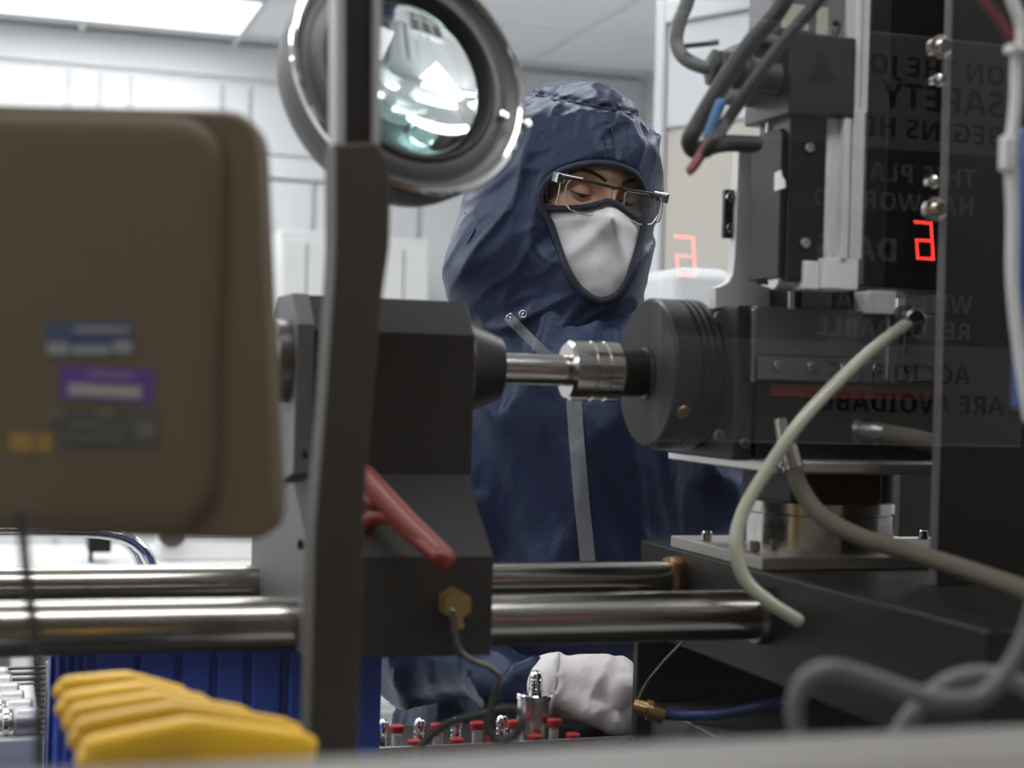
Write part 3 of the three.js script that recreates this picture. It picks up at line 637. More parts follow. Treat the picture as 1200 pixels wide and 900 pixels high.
{ // wire rack and steel bolts at the left edge
  const z = -1.95, a = onZ(-70, 820, z), b = onZ(56, 820, z);
  const t = thing('wire_rack', 'rack of thin horizontal steel wires behind the loose bolts', 'rack', [(a.x + b.x) / 2, 0, z]);
  for (let k = 0; k < 13; k++) { const y = onZ(20, 783 + k * 6.6, z).y; part('wire', bar(V(a.x, y, z), V(b.x, y, z), .0021, 8), M.darkSteel, t); }
  part('upright', [bar(V(a.x, 0, z), V(a.x, onZ(20, 776, z).y, z), .004), bar(V(b.x, 0, z), V(b.x, onZ(20, 776, z).y, z), .004)], M.steel, t);
  const bl = thing('bolt_block', 'pale grey block on which the hexagon bolts lie', 'block', [(a.x + b.x) / 2 - .02, 0, -1.7]);
  const top = onZ(25, 866, -1.62).y;
  part('block_top', bx(onZ(-80, 866, -1.62).x, onZ(49, 866, -1.62).x, top - .03, top, -1.9, -1.62, .003), M.white, bl);
  part('block_leg', bx(onZ(-60, 866, -1.62).x, onZ(30, 866, -1.62).x, 0, top - .03, -1.85, -1.7, .003), M.greyCabinet, bl);
  const names = ['hexagon bolt nearest the wire rack', 'second hexagon bolt counted from the wire rack', 'third hexagon bolt counted from the wire rack', 'fourth hexagon bolt counted from the wire rack', 'fifth hexagon bolt counted from the wire rack', 'hexagon bolt at the front edge of the pale block'];
  for (let k = 0; k < 6; k++) {
    const zb = -1.87 + k * .046, r = .0145, px = [8, 13, 22, 28, 38, 48][k], x1 = onZ(px, 840, zb).x;
    const n = thing('hexagon_bolt', 'bright steel ' + names[k], 'bolt', [x1 - .02, top, zb], 'hexagon bolts on the block');
    part('bolt_head', turned([[0, x1 - .026], [r * .9, x1 - .026], [r, x1 - .023], [r, x1 - .003], [r * .9, x1], [0, x1]], 'x', V(0, top + r * .87, zb), 6), M.boltSteel, n);
    part('bolt_shank', rod(.009, x1 - .1, x1 - .026, 'x', V(0, top + r * .87, zb)), M.boltSteel, n);
    part('washer', rod(.0135, x1 - .036, x1 - .030, 'x', V(0, top + r * .87 , zb), .001), M.chrome, n);
  }
}
{ // chrome trolley handle under the monitor
  const z = -2.1, P = (a, b) => onZ(a, b, z), t = thing('trolley_handle', 'curved chrome double tube handle below the monitor', 'handle', [P(180, 700).x, 0, z]);
  for (const [o, dz] of [[0, 0], [-9, -.03]]) part('chrome_tube', tube([V(P(-80, 622).x, P(-80, 622).y, z + dz), P(60, 622).setZ(z + dz), P(120, 624).setZ(z + dz), P(152 + o, 632).setZ(z + dz), P(172 + o, 650).setZ(z + dz), P(180 + o, 680).setZ(z + dz), P(180 + o, 760).setZ(z + dz), V(P(180 + o, 760).x, .0, z + dz)], .0085, 90, 14), M.chrome, t);
  part('foot_bar', bar(V(P(-80, 622).x, .012, z), V(P(180, 700).x, .012, z), .012), M.chrome, t);
  part('foot_bar', bar(V(P(-80, 622).x, .0, z), V(P(-80, 622).x, P(-80, 622).y, z), .0085), M.chrome, t);
}
// ── vials, pins and canister on the shelf ──
const SH = .960;
{
  const stand = [[465, -1.618], [513, -1.618], [559, -1.618], [603, -1.618], [649, -1.618]];
  const low = [[486, -1.606], [535, -1.606], [579, -1.606], [627, -1.606], [671, -1.606]];
  const vl = ['beside the blue bin', 'between the first two chrome pins past the bin', 'next to the thin black cable', 'just left of the steel canister', 'in front of the white glove'];
  stand.forEach(([px, z], i) => {
    const x = onZ(px, 860, z).x, t = thing('vial', 'small clear vial with a red cap ' + ['beside the blue bin', 'standing between two chrome pins', 'under the thin black cables', 'touching the steel canister', 'in front of the white glove'][i], 'vial', [x, SH, z], 'red capped vials on the shelf');
    local('vial_glass', smoothTurned([[0, .0005], [.0055, .0005], [.0062, .0015], [.0062, .022], [.005, .024], [.0045, .025]], 'y', V(0, 0, 0), 24), M.vialGlass, t);
    local('contents', turned([[0, .001], [.0052, .001], [.0052, .021], [0, .021]], 'y', V(0, 0, 0), 20), M.aluMatte, t);
    local('cap', turned([[0, .0245], [.0075, .0245], [.0078, .025], [.0078, .0305], [.007, .0315], [0, .0315]], 'y', V(0, 0, 0), 28), M.redCap, t);
  });
  low.forEach(([px, z], i) => {
    const x = onZ(px, 866, z).x, t = thing('sunk_cap', ['red cap flush with the shelf edge next to the blue bin', 'red cap low at the shelf edge under a chrome pin', 'red cap low at the shelf edge under the black cables', 'red cap low in front of the steel canister', 'red cap low in front of the white glove'][i], 'cap', [x, SH, z], 'red caps along the shelf edge');
    local('cap', turned([[0, 0], [.0078, 0], [.0078, .0172], [.007, .018], [0, .018]], 'y', V(0, 0, 0), 28), M.redCap, t);
    local('cap_recess', turned([[.0035, .0181], [.005, .0186], [.0055, .018]], 'y', V(0, 0, 0), 24), M.redCap, t);
  });
  const pinG = join([turned([[0, 0], [.0065, 0], [.0065, .015]].map(([r, h]) => [r, h]), 'y', V(0, 0, 0), 28), turned([[.0065, .003], [.0065, .004], [.0058, .0045], [.0058, .006], [.0065, .0065], [.0065, .0095], [.0058, .010], [.0058, .0115], [.0065, .012], [.0065, .016]], 'y', V(0, .011, 0), 28), smoothTurned([[.0065, .016], [.0062, .019], [.005, .0215], [.003, .0232], [0, .0238]], 'y', V(0, .011, 0), 28)]);
  [[449, 'half hidden by the blue bin'], [492, 'second from the blue bin'], [535, 'third from the blue bin'], [588, 'behind the thin black cables'], [637, 'behind the steel canister']].slice(0, 4).forEach(([px, s]) => {
    const z = -1.634, t = single('chrome_pin', 'short round-topped chrome pin on the shelf, ' + s, 'pin', pinG, M.chrome, 'chrome pins on the shelf');
    t.position.set(onZ(px, 860, z).x, SH, z);
  });
  const z = -1.648, x = onZ(627, 840, z).x, t = thing('steel_canister', 'polished steel canister with a ringed neck in front of the white glove', 'canister', [x, SH, z]);
  const up = .012, canM = mat(lin(.72, .71, .70), .26, 1);
  local('can_body', turned([[0, 0], [.0195, 0], [.0202, .001], [.0202, .036 + up], [.0195, .037 + up]], 'y', V(0, 0, 0), 48), canM, t);
  local('can_lid', turned([[.0195, .036], [.0216, .0365], [.0216, .041], [.0205, .0425], [.008, .043]], 'y', V(0, up, 0), 48), M.chrome, t);
  local('can_neck', [turned([[.008, .043], [.008, .047], [.007, .0475], [.007, .049], [.0075, .0495], [.0075, .052], [.0068, .0525], [.0068, .054], [.0075, .0545], [.0075, .057], [.0068, .0575], [.0068, .059], [.0072, .06]], 'y', V(0, up, 0), 28), smoothTurned([[.0072, .06], [.0066, .0635], [.004, .066], [0, .0668]], 'y', V(0, up, 0), 28)], M.chrome, t);
}
// ── cables and hoses ──
const cable = (name, label, pts, r, m, n = 80) => single(name, label, 'cable', tube(pts.map(([a, b, t]) => W(a, b, t)), r, n, 14), m);
cable('grey_cable', 'thick grey cable looping behind the sill and rising to the right', [[937, 930, .76], [935, 863, .76], [931, 828, .76], [944, 796, .76], [971, 784, .76], [1013, 793, .765], [1067, 812, .77], [1107, 820, .77], [1147, 817, .77], [1171, 799, .77], [1192, 769, .77], [1210, 725, .77], [1230, 640, .77]], .0043, M.cableGrey, 120);
cable('grey_cable', 'thick grey cable arching from the sill over the other grey loop', [[1035, 930, .79], [1051, 865, .79], [1067, 839, .79], [1093, 812, .792], [1120, 796, .792], [1160, 791, .79], [1205, 806, .785], [1260, 850, .78], [1290, 930, .78]], .0045, M.cableGrey, 90);
cable('white_cable', 'white cable hanging along the right side of the black panel', [[1172, -40, 1.0], [1186, 0, 1.0], [1197, 35, 1.0], [1192, 60, 1.0], [1190, 120, 1.0], [1184, 180, 1.0], [1186, 250, 1.0], [1186, 330, 1.0], [1194, 410, 1.0], [1206, 490, 1.0]], .0036, M.cableWhite, 80);
single('cable_tie', 'white cable tie closing the red wire to the white cable', 'cable tie', (() => { const p = W(1191, 58, .998); return [bx(p.x - .006, p.x + .005, p.y - .0025, p.y + .0025, p.z - .005, p.z + .005, .001), bx(p.x + .004, p.x + .009, p.y - .0015, p.y + .0015, p.z - .003, p.z + .003, .001)]; })(), M.cableWhite);
single('cable_clip', 'white clip halfway down the hanging white cable', 'cable clip', (() => { const p = W(1180, 180, .998); return bx(p.x - .004, p.x + .004, p.y - .011, p.y + .011, p.z - .004, p.z + .004, .002); })(), M.cableWhite);
cable('red_wire', 'thin dark red wire joining the white cable', [[1140, -40, 1.0], [1153, 0, 1.0], [1172, 24, 1.0], [1186, 46, 1.0], [1194, 62, 1.003], [1203, 90, 1.006]], .0026, mat(lin(.16, .03, .04), .5), 40);
single('blue_strip', 'blue plastic strip at the edge of the black panel behind the white cable', 'strip', pxBox(1198, 1240, 150, 480, -.93, .01, .002), M.blueHose);
// braided hose with crimped fitting
const braid = dataTex(128, 128, (x, y) => { const a = Math.sin((x + y) * 2 * Math.PI * 4), b = Math.sin((x - y) * 2 * Math.PI * 4); return .5 + .5 * Math.max(a, b) * (a * b > 0 ? 1 : .4); }, 1, 1);
function braidMat(n) { const b = braid.clone(); b.repeat.set(n, 3); b.needsUpdate = true; return mat(lin(.115, .1, .072), .5, .2, { bumpMap: b, bumpScale: .0008 }); }
{
  const P = [[930, 548, 1.40], [938, 572, 1.39], [962, 604, 1.37], [1010, 630, 1.34], [1062, 646, 1.31], [1120, 664, 1.25], [1170, 681, 1.18], [1230, 702, 1.1]].map(a => W(...a));
  const t = thing('braided_hose', 'braided hose curving from a crimped fitting in front of the swivel foot', 'hose', P[3].toArray());
  const g = tube(P, .0078, 120, 16); part('hose', g, braidMat(60), t, true);
  const a = W(914, 492, 1.415), b = W(930, 550, 1.40), c = W(918, 520, 1.41);
  part('fitting', [bar(W(922, 524, 1.405), b, .0098, 20), bar(a, c, .0062, 16), bar(W(925, 540, 1.403), W(926, 544, 1.403), .0108, 20)], M.steel, t);
}
{
  const P = [[1035, 508, 1.425], [1070, 514, 1.41], [1110, 524, 1.4]].map(a => W(...a));
  const t = thing('braided_stub', 'short braided hose with a round fitting under the red strip', 'hose', P[0].toArray());
  part('hose', tube(P, .0085, 40, 16), braidMat(25), t, true);
  part('fitting', [bar(W(1004, 505, 1.435), W(1036, 508, 1.425), .0088, 20), bar(W(1002, 505, 1.435), W(1008, 505, 1.433), .0105, 20), bar(W(1022, 507, 1.43), W(1030, 508, 1.428), .0102, 20)], M.darkSteel, t);
}
{
  const t = thing('clear_tube', 'milky plastic tube bowing from the headstock plate down past the rails', 'tube', W(900, 720, 1.33).toArray());
  part('tube', tube([[1068, 376, 1.44], [1040, 396, 1.42], [1000, 430, 1.40], [940, 492, 1.37], [898, 552, 1.36], [870, 602, 1.35], [862, 642, 1.34], [874, 680, 1.335], [902, 706, 1.33], [935, 727, 1.33]].map(a => W(...a)), .0058, 100, 14), M.tubeClear, t);
  const p = W(1066, 376, 1.445);
  part('valve', [turned([[0, .012], [.009, .012], [.011, .01], [.011, 0], [.014, -.001], [.014, -.012]], 'z', p, 24), bar(W(1062, 385, 1.45), W(1060, 412, 1.46), .004)], M.darkSteel, t);
}
{
  const t = thing('blue_hose', 'blue air hose with a brass coupling lying on the shelf', 'hose', W(780, 840, 1.62).toArray());
  part('hose', tube([[774, 837, 1.62], [800, 839, 1.62], [835, 838, 1.61], [875, 831, 1.6], [905, 824, 1.59], [950, 815, 1.57]].map(a => W(...a)), .0052, 50, 14), M.blueHose, t);
  part('coupling', [bar(W(744, 828, 1.625), W(760, 832, 1.62), .0085, 6), bar(W(758, 832, 1.62), W(764, 833, 1.62), .0105, 20), bar(W(764, 833, 1.62), W(778, 838, 1.62), .0095, 6)], M.brass, t);
}
cable('thin_wire', 'thin pale wire running up from the brass coupling', [[748, 818, 1.62], [758, 800, 1.6], [778, 775, 1.58], [797, 755, 1.56], [805, 745, 1.55]], .0011, M.steel, 30);
cable('thin_pipe', 'thin dark pipe hooking down from the brass cock of the tailstock', [[530, 716, 1.27], [533, 740, 1.27], [541, 765, 1.27], [556, 775, 1.27], [574, 782, 1.27], [585, 793, 1.27], [582, 806, 1.275]], .0026, M.darkSteel, 50);
cable('black_lead', 'tangled black lead hanging below the tailstock in front of the vials', [[582, 806, 1.28], [576, 830, 1.28], [572, 852, 1.28], [585, 868, 1.28], [606, 858, 1.28], [612, 842, 1.28], [596, 830, 1.3], [560, 838, 1.3], [520, 850, 1.3], [470, 900, 1.3]], .0034, M.rubber, 90);
// cables at the actuator
cable('black_cable', 'grey-black cable curving from above into the ribbed connector', [[812, -40, 1.37], [806, 0, 1.37], [795, 30, 1.37], [793, 52, 1.37], [802, 68, 1.365], [822, 78, 1.36], [835, 80, 1.36]], .0062, M.cableGrey, 60);
cable('black_cable', 'thick black cable sweeping down past the ribbed connector and hooking into the slide block', [[938, -40, 1.31], [915, 8, 1.31], [880, 50, 1.31], [845, 100, 1.31], [818, 145, 1.31], [808, 165, 1.31], [814, 176, 1.32], [830, 172, 1.335], [850, 168, 1.35], [884, 169, 1.365]], .0074, M.rubber, 90);
cable('black_cable', 'slimmer black cable slanting down beside the thick one', [[985, -40, 1.29], [955, 5, 1.29], [915, 52, 1.29], [880, 100, 1.29], [850, 145, 1.3], [836, 166, 1.285], [828, 178, 1.29]], .0052, M.rubber, 70);
single('blue_sleeve', 'short blue sleeve on the bundle of cables', 'sleeve', tube([[844, 122, 1.298], [837, 140, 1.298], [830, 160, 1.298]].map(a => W(...a)), .0046, 12, 12), mat(lin(.05, .16, .34), .5));
single('red_loop', 'dark red wire loop dangling under the blue sleeve', 'wire', tube([[833, 158, 1.297], [822, 178, 1.295], [810, 196, 1.295], [806, 202, 1.295], [812, 198, 1.293], [822, 184, 1.292], [834, 166, 1.293]].map(a => W(...a)), .0032, 50, 10), mat(lin(.22, .05, .06), .45));
{
  const t = thing('ribbed_connector', 'black ribbed plug connector pushed into the gear block flange', 'connector', W(880, 85, 1.36).toArray());
  const a = W(828, 78, 1.362), b = W(912, 92, 1.372), d = b.clone().sub(a), L = d.length(), gs = [];
  const pr = [[.006, 0], [.0115, .001]]; for (let k = 0; k < 7; k++) { const h = .003 + k * .0055; pr.push([.0155, h], [.0155, h + .003], [.0128, h + .0034], [.0128, h + .0052]); } pr.push([.014, .043], [.0148, L * .75], [.0125, L * .77], [.0125, L]);
  const g = turned(pr, 'y', V(0, 0, 0), 18); g.applyQuaternion(new THREE.Quaternion().setFromUnitVectors(V(0, 1, 0), d.normalize())); g.translate(a.x, a.y, a.z);
  part('plug', g, M.rubber, t);
  const c = W(802, 54, 1.355), e = W(836, 50, 1.355);
  part('strap_tail', bar(c, W(832, 51, 1.355), .0022, 8), M.rubber, t);
  part('strap_tip', bar(W(831, 51, 1.355), W(842, 49, 1.355), .0026, 8), M.cableGrey, t);
}
// ───────────────────────── the person ─────────────────────────
function surfaceNets(f, lo, hi, cell) {
  const nx = Math.ceil((hi.x - lo.x) / cell) + 1, ny = Math.ceil((hi.y - lo.y) / cell) + 1, nz = Math.ceil((hi.z - lo.z) / cell) + 1;
  const val = new Float32Array(nx * ny * nz), id = new Int32Array(nx * ny * nz).fill(-1), at = (i, j, k) => i + nx * (j + ny * k);
  for (let k = 0; k < nz; k++) for (let j = 0; j < ny; j++) for (let i = 0; i < nx; i++) val[at(i, j, k)] = f(lo.x + i * cell, lo.y + j * cell, lo.z + k * cell);
  const pos = [], idx = [];
  const E = [[0, 1], [2, 3], [4, 5], [6, 7], [0, 2], [1, 3], [4, 6], [5, 7], [0, 4], [1, 5], [2, 6], [3, 7]];
  const v = new Float32Array(8);
  for (let k = 0; k < nz - 1; k++) for (let j = 0; j < ny - 1; j++) for (let i = 0; i < nx - 1; i++) {
    let m = 0;
    for (let c = 0; c < 8; c++) { v[c] = val[at(i + (c & 1), j + (c >> 1 & 1), k + (c >> 2))]; if (v[c] < 0) m |= 1 << c; }
    if (m === 0 || m === 255) continue;
    let x = 0, y = 0, z = 0, n = 0;
    for (const [a, b] of E) if ((v[a] < 0) !== (v[b] < 0)) { const s = v[a] / (v[a] - v[b]); x += (a & 1) + s * ((b & 1) - (a & 1)); y += (a >> 1 & 1) + s * ((b >> 1 & 1) - (a >> 1 & 1)); z += (a >> 2) + s * ((b >> 2) - (a >> 2)); n++; }
    id[at(i, j, k)] = pos.length / 3; pos.push(lo.x + (i + x / n) * cell, lo.y + (j + y / n) * cell, lo.z + (k + z / n) * cell);
  }
  const quad = (a, b, c, d, flip) => flip ? idx.push(a, c, b, a, d, c) : idx.push(a, b, c, a, c, d);
  for (let k = 1; k < nz - 1; k++) for (let j = 1; j < ny - 1; j++) for (let i = 1; i < nx - 1; i++) {
    const s = val[at(i, j, k)] < 0;
    if (s !== val[at(i + 1, j, k)] < 0) quad(id[at(i, j - 1, k - 1)], id[at(i, j, k - 1)], id[at(i, j, k)], id[at(i, j - 1, k)], !s);
    if (s !== val[at(i, j + 1, k)] < 0) quad(id[at(i - 1, j, k - 1)], id[at(i, j, k - 1)], id[at(i, j, k)], id[at(i - 1, j, k)], s);
    if (s !== val[at(i, j, k + 1)] < 0) quad(id[at(i - 1, j - 1, k)], id[at(i, j - 1, k)], id[at(i, j, k)], id[at(i - 1, j, k)], !s);
  }
  const g = new THREE.BufferGeometry(); g.setAttribute('position', new THREE.Float32BufferAttribute(pos, 3)); g.setIndex(idx); g.computeVertexNormals(); return g;
}
const smin = (a, b, k) => { const h = Math.max(k - Math.abs(a - b), 0) / k; return Math.min(a, b) - h * h * k * .25; };
const smax = (a, b, k) => -smin(-a, -b, k);
function ell(x, y, z, c, rx, ry, rz) { const a = (x - c.x) / rx, b = (y - c.y) / ry, d = (z - c.z) / rz, k = Math.hypot(a, b, d); return (k - 1) * Math.min(rx, ry, rz); }
function cap(x, y, z, a, b, ra, rb) {
  const dx = b.x - a.x, dy = b.y - a.y, dz = b.z - a.z, px = x - a.x, py = y - a.y, pz = z - a.z;
  const h = Math.max(0, Math.min(1, (px * dx + py * dy + pz * dz) / (dx * dx + dy * dy + dz * dz)));
  return Math.hypot(px - h * dx, py - h * dy, pz - h * dz) - (ra + (rb - ra) * h);
}
const PD = 2.0, PB = W(650, 450, PD), PX0 = (50 / FPX) * PD * Math.cos(ROLL);
const L = (px, py, dz = 0) => { const p = pxLocal(px, py, PD - dz); return V(p.x - PX0, p.y, dz); };
const person = thing('person', 'person in navy hooded coverall, white face mask and white gloves, looking down', 'person', [PB.x, 0, PB.z]);
person.rotation.y = -YAW;
const hit = (f, px, py, lift = 0) => {               // where the sight line through a pixel meets the surface f
  const a = L(px, py, .35), b = L(px, py, -.35), n = 200, q = V(0, 0, 0);
  let prev = 0;
  for (let i = 1; i <= n; i++) {
    q.lerpVectors(a, b, i / n);
    if (f(q.x, q.y, q.z) < lift) { let lo = prev, hi = i / n; for (let k = 0; k < 14; k++) { const m = (lo + hi) / 2; q.lerpVectors(a, b, m); f(q.x, q.y, q.z) < lift ? hi = m : lo = m; } return q.lerpVectors(a, b, hi).clone(); }
    prev = i / n;
  }
  return null;
};
const ridge = n => { const a = 1 - Math.min(1, Math.abs(n) * 2.6); return a * a; };

// head frame: turned to the right, bowed a little, tilted
const HEAD = L(680, 222, -.02), HQ = new THREE.Quaternion().setFromEuler(new THREE.Euler(11 * Math.PI / 180, 22 * Math.PI / 180, -5.5 * Math.PI / 180, 'YXZ'));
const HI = HQ.clone().invert(), tmp = V(0, 0, 0);
const toHead = (x, y, z) => tmp.set(x - HEAD.x, y - HEAD.y, z - HEAD.z).applyQuaternion(HI);
const fromHead = (x, y, z) => V(x, y, z).applyQuaternion(HQ).add(HEAD);

// hood as a full volume; the face opening is cut from it
const hA = L(624, 208, -.07), hB = L(588, 302, -.05), hC = L(705, 314, .018), hD0 = L(640, 330, -.05), hD1 = L(655, 400, -.05), hE = L(560, 318, -.03);
function hoodBase(x, y, z) {
  const q = toHead(x, y, z);
  let d = ell(q.x, q.y, q.z, { x: 0, y: .004, z: -.004 }, .098, .132, .116);
  d = smin(d, ell(x, y, z, hA, .085, .106, .105), .05);
  d = smin(d, ell(x, y, z, hB, .066, .075, .09), .05);
  d = smin(d, ell(x, y, z, hE, .044, .04, .06), .03);
  d = smin(d, ell(x, y, z, hC, .058, .062, .068), .045);
  d = smin(d, cap(x, y, z, hD0, hD1, .095, .115), .06);
  return d;
}
const crown = (x, y, z) => y - .107 + .75 * x * x + .06 * z;
function hoodVol(x, y, z) {
  let d = hoodBase(x, y, z);
  if (d > .03 || d < -.03) return d;
  const q = toHead(x, y, z), qx = q.x, qy = q.y, qz = q.z;
  // creases: long ones fall from the crown to the back of the neck, short puckers hang from the crown seam
  const s = crown(qx, qy, qz);          // height over the crown seam
  const under = Math.exp(-Math.max(0, -s) * 28), puck = ridge(perlin.noise(qx * 46, qy * 9, qz * 40)) * .0048 * under;
  const a = x * .8 + y * .62, b = -x * .62 + y * .8;
  const long1 = ridge(perlin.noise(a * 6 + 3, b * 15, z * 6)) * .0075, long2 = ridge(perlin.noise(a * 14, b * 34 + 7, z * 12)) * .0022;
  d -= (s < 0 ? puck : .002 * ridge(perlin.noise(qx * 30, qy * 30, qz * 30))) + (long1 + long2) * (s < 0 ? .9 : .35) - .004;
  d += .0045 * Math.exp(-(s * s) / (.0035 * .0035));                    // groove along the crown seam
  return d;
}
const OPEN = [[633, 228], [640, 214], [655, 202], [678, 194], [702, 191], [724, 194], [743, 203], [753, 217], [758, 238], [755, 262], [749, 288], [741, 314], [732, 335], [719, 348], [704, 352], [690, 347], [676, 334], [664, 314], [654, 288], [645, 262], [636, 246]];
const OPL = OPEN.map(([a, b]) => L(a, b, .07));
function poly2(x, y) {
  let d = 1e9, ins = false; const n = OPL.length;
  for (let i = 0, j = n - 1; i < n; j = i++) {
    const A = OPL[i], B = OPL[j], ex = B.x - A.x, ey = B.y - A.y, wx = x - A.x, wy = y - A.y, h = Math.max(0, Math.min(1, (wx * ex + wy * ey) / (ex * ex + ey * ey)));
    d = Math.min(d, Math.hypot(wx - ex * h, wy - ey * h));
    if ((A.y > y) !== (B.y > y) && x < (B.x - A.x) * (y - A.y) / (B.y - A.y) + A.x) ins = !ins;
  }
  return ins ? -d : d;
}
const hoodFn = (x, y, z) => { const d = hoodVol(x, y, z); if (z < -.06 || d > .03) return d; return smax(d, -Math.max(poly2(x, y), -.045 - z), .006); };
const navy = mat(lin(.0105, .0155, .042), .42, 0, { ...bump(T.cloth, .0009), specularColor: lin(.55, .72, 1), sheen: 1, sheenColor: lin(.3, .42, .75), sheenRoughness: .3 });
const navyTrim = mat(lin(.012, .016, .034), .7, 0, bump(T.fine, .0006));
{
  const a = L(505, 90), b = L(800, 430);
  const g = surfaceNets(hoodFn, V(a.x, b.y, -.24), V(b.x, a.y + .01, .16), .0036);
  local('hood', g, navy, person);
  const rim = OPEN.map(([px, py]) => hit(hoodVol, px, py)).filter(Boolean);
  const c = new THREE.CatmullRomCurve3(rim, true, 'centripetal');
  const hood = person.children[person.children.length - 1];
  local('hood_trim', [new THREE.TubeGeometry(c, 160, .0043, 10, true)], navyTrim, hood);
  const seam = pts => tube(pts.map(([px, py]) => hit(hoodVol, px, py, .0002)).filter(Boolean), .0011, 90, 6);
  const cs = []; for (let px = 604; px <= 764; px += 8) { let prev = null; for (let py = 104; py < 200; py += 1.5) { const h = hit(hoodVol, px, py, .0002); if (!h) continue; const q = toHead(h.x, h.y, h.z), s = crown(q.x, q.y, q.z); if (prev !== null && prev > 0 && s <= 0) { cs.push(h); break; } prev = s; } }
  if (cs.length > 3) local('seam', [tube(cs, .0012, 120, 6)], navyTrim, hood);
  local('seam', [seam([[706, 128], [708, 150], [709, 170], [710, 186]]), seam([[715, 129], [717, 150], [719, 170], [720, 186]])], navyTrim, hood);
  local('seam', [seam([[548, 285], [556, 268], [545, 250]])], navyTrim, hood);
}
{ // head: one continuous skin surface with brow, nose, cheeks and sockets
  const f = (x, y, z) => {
    const q = toHead(x, y, z), X = q.x, Y = q.y, Z = q.z, ax = Math.abs(X);
    let d = ell(X, Y, Z, { x: 0, y: .008, z: -.014 }, .074, .112, .1);
    d = smin(d, cap(ax, Y, Z, V(.006, .022, .079), V(.042, .021, .062), .011, .010), .02);
    d = smin(d, cap(X, Y, Z, V(0, .012, .083), V(0, -.038, .106), .0075, .012), .016);
    d = smin(d, ell(ax, Y, Z, { x: .038, y: -.032, z: .058 }, .028, .026, .026), .02);
    d = smax(d, -ell(ax, Y, Z, { x: .032, y: -.002, z: .094 }, .021, .014, .019), .012);
    d = smin(d, cap(X, Y, Z, V(0, -.06, -.03), V(0, -.16, -.05), .055, .06), .03);
    return d;
  };
  const g = surfaceNets(f, V(HEAD.x - .13, HEAD.y - .17, -.16), V(HEAD.x + .13, HEAD.y + .14, .13), .0034);
  const skin = mat(lin(.72, .42, .29), .5, 0, { ...bump(T.fine, .0003) });
  const head = local('head', g, skin, person);
  const put = (name, geo, m, keep) => { geo.applyQuaternion(HQ); geo.translate(HEAD.x, HEAD.y, HEAD.z); return local(name, geo, m, head, keep); };
  const dark = mat(lin(.022, .012, .009), .7), brown = mat(lin(.05, .027, .018), .8), white = mat(lin(.62, .58, .55), .25), iris = mat(lin(.03, .016, .01), .15);
  for (const s of [-1, 1]) {
    const ex = .0315 * s, ey = -.002, ez = .0695;
    put('eye', new THREE.SphereGeometry(.0122, 24, 16).translate(ex, ey, ez), white);
    const gaze = V(.12, -.38, 1).normalize(), ir = new THREE.SphereGeometry(.0124, 20, 10, 0, Math.PI * 2, 0, .5); ir.applyQuaternion(new THREE.Quaternion().setFromUnitVectors(V(0, 1, 0), gaze)); ir.translate(ex, ey, ez); put('iris', ir, iris);
    // lids: shells that follow the eyeball
    const up = new THREE.SphereGeometry(.0134, 28, 12, 0, Math.PI * 2, 0, Math.PI * .5); up.rotateX(.16); up.translate(ex, ey, ez); put('upper_lid', up, skin);
    const lw = new THREE.SphereGeometry(.0132, 28, 12, 0, Math.PI * 2, Math.PI * .62, Math.PI * .38); lw.rotateX(.1); lw.translate(ex, ey, ez); put('lower_lid', lw, skin);
    const lash = []; for (let k = 0; k <= 10; k++) { const a = -1.15 + 2.3 * k / 10, p = V(Math.sin(a) * .0136, 0, Math.cos(a) * .0136).applyAxisAngle(V(1, 0, 0), .16); lash.push(p.add(V(ex, ey, ez))); }
    put('lashes', tube(lash, .0009, 24, 6), dark);
    const pts = [[.012, .0175], [.02, .0215], [.031, .0245], [.042, .0235], [.05, .018]].map(([x, y]) => { let z = .12; for (let k = 0; k < 200; k++) { const w = fromHead(x * s, y, z); if (f(w.x, w.y, w.z) < 0) break; z -= .0005; } return V(x * s, y, z); });
    put('eyebrow', tube(pts, .0021, 30, 8), brown);
  }
}
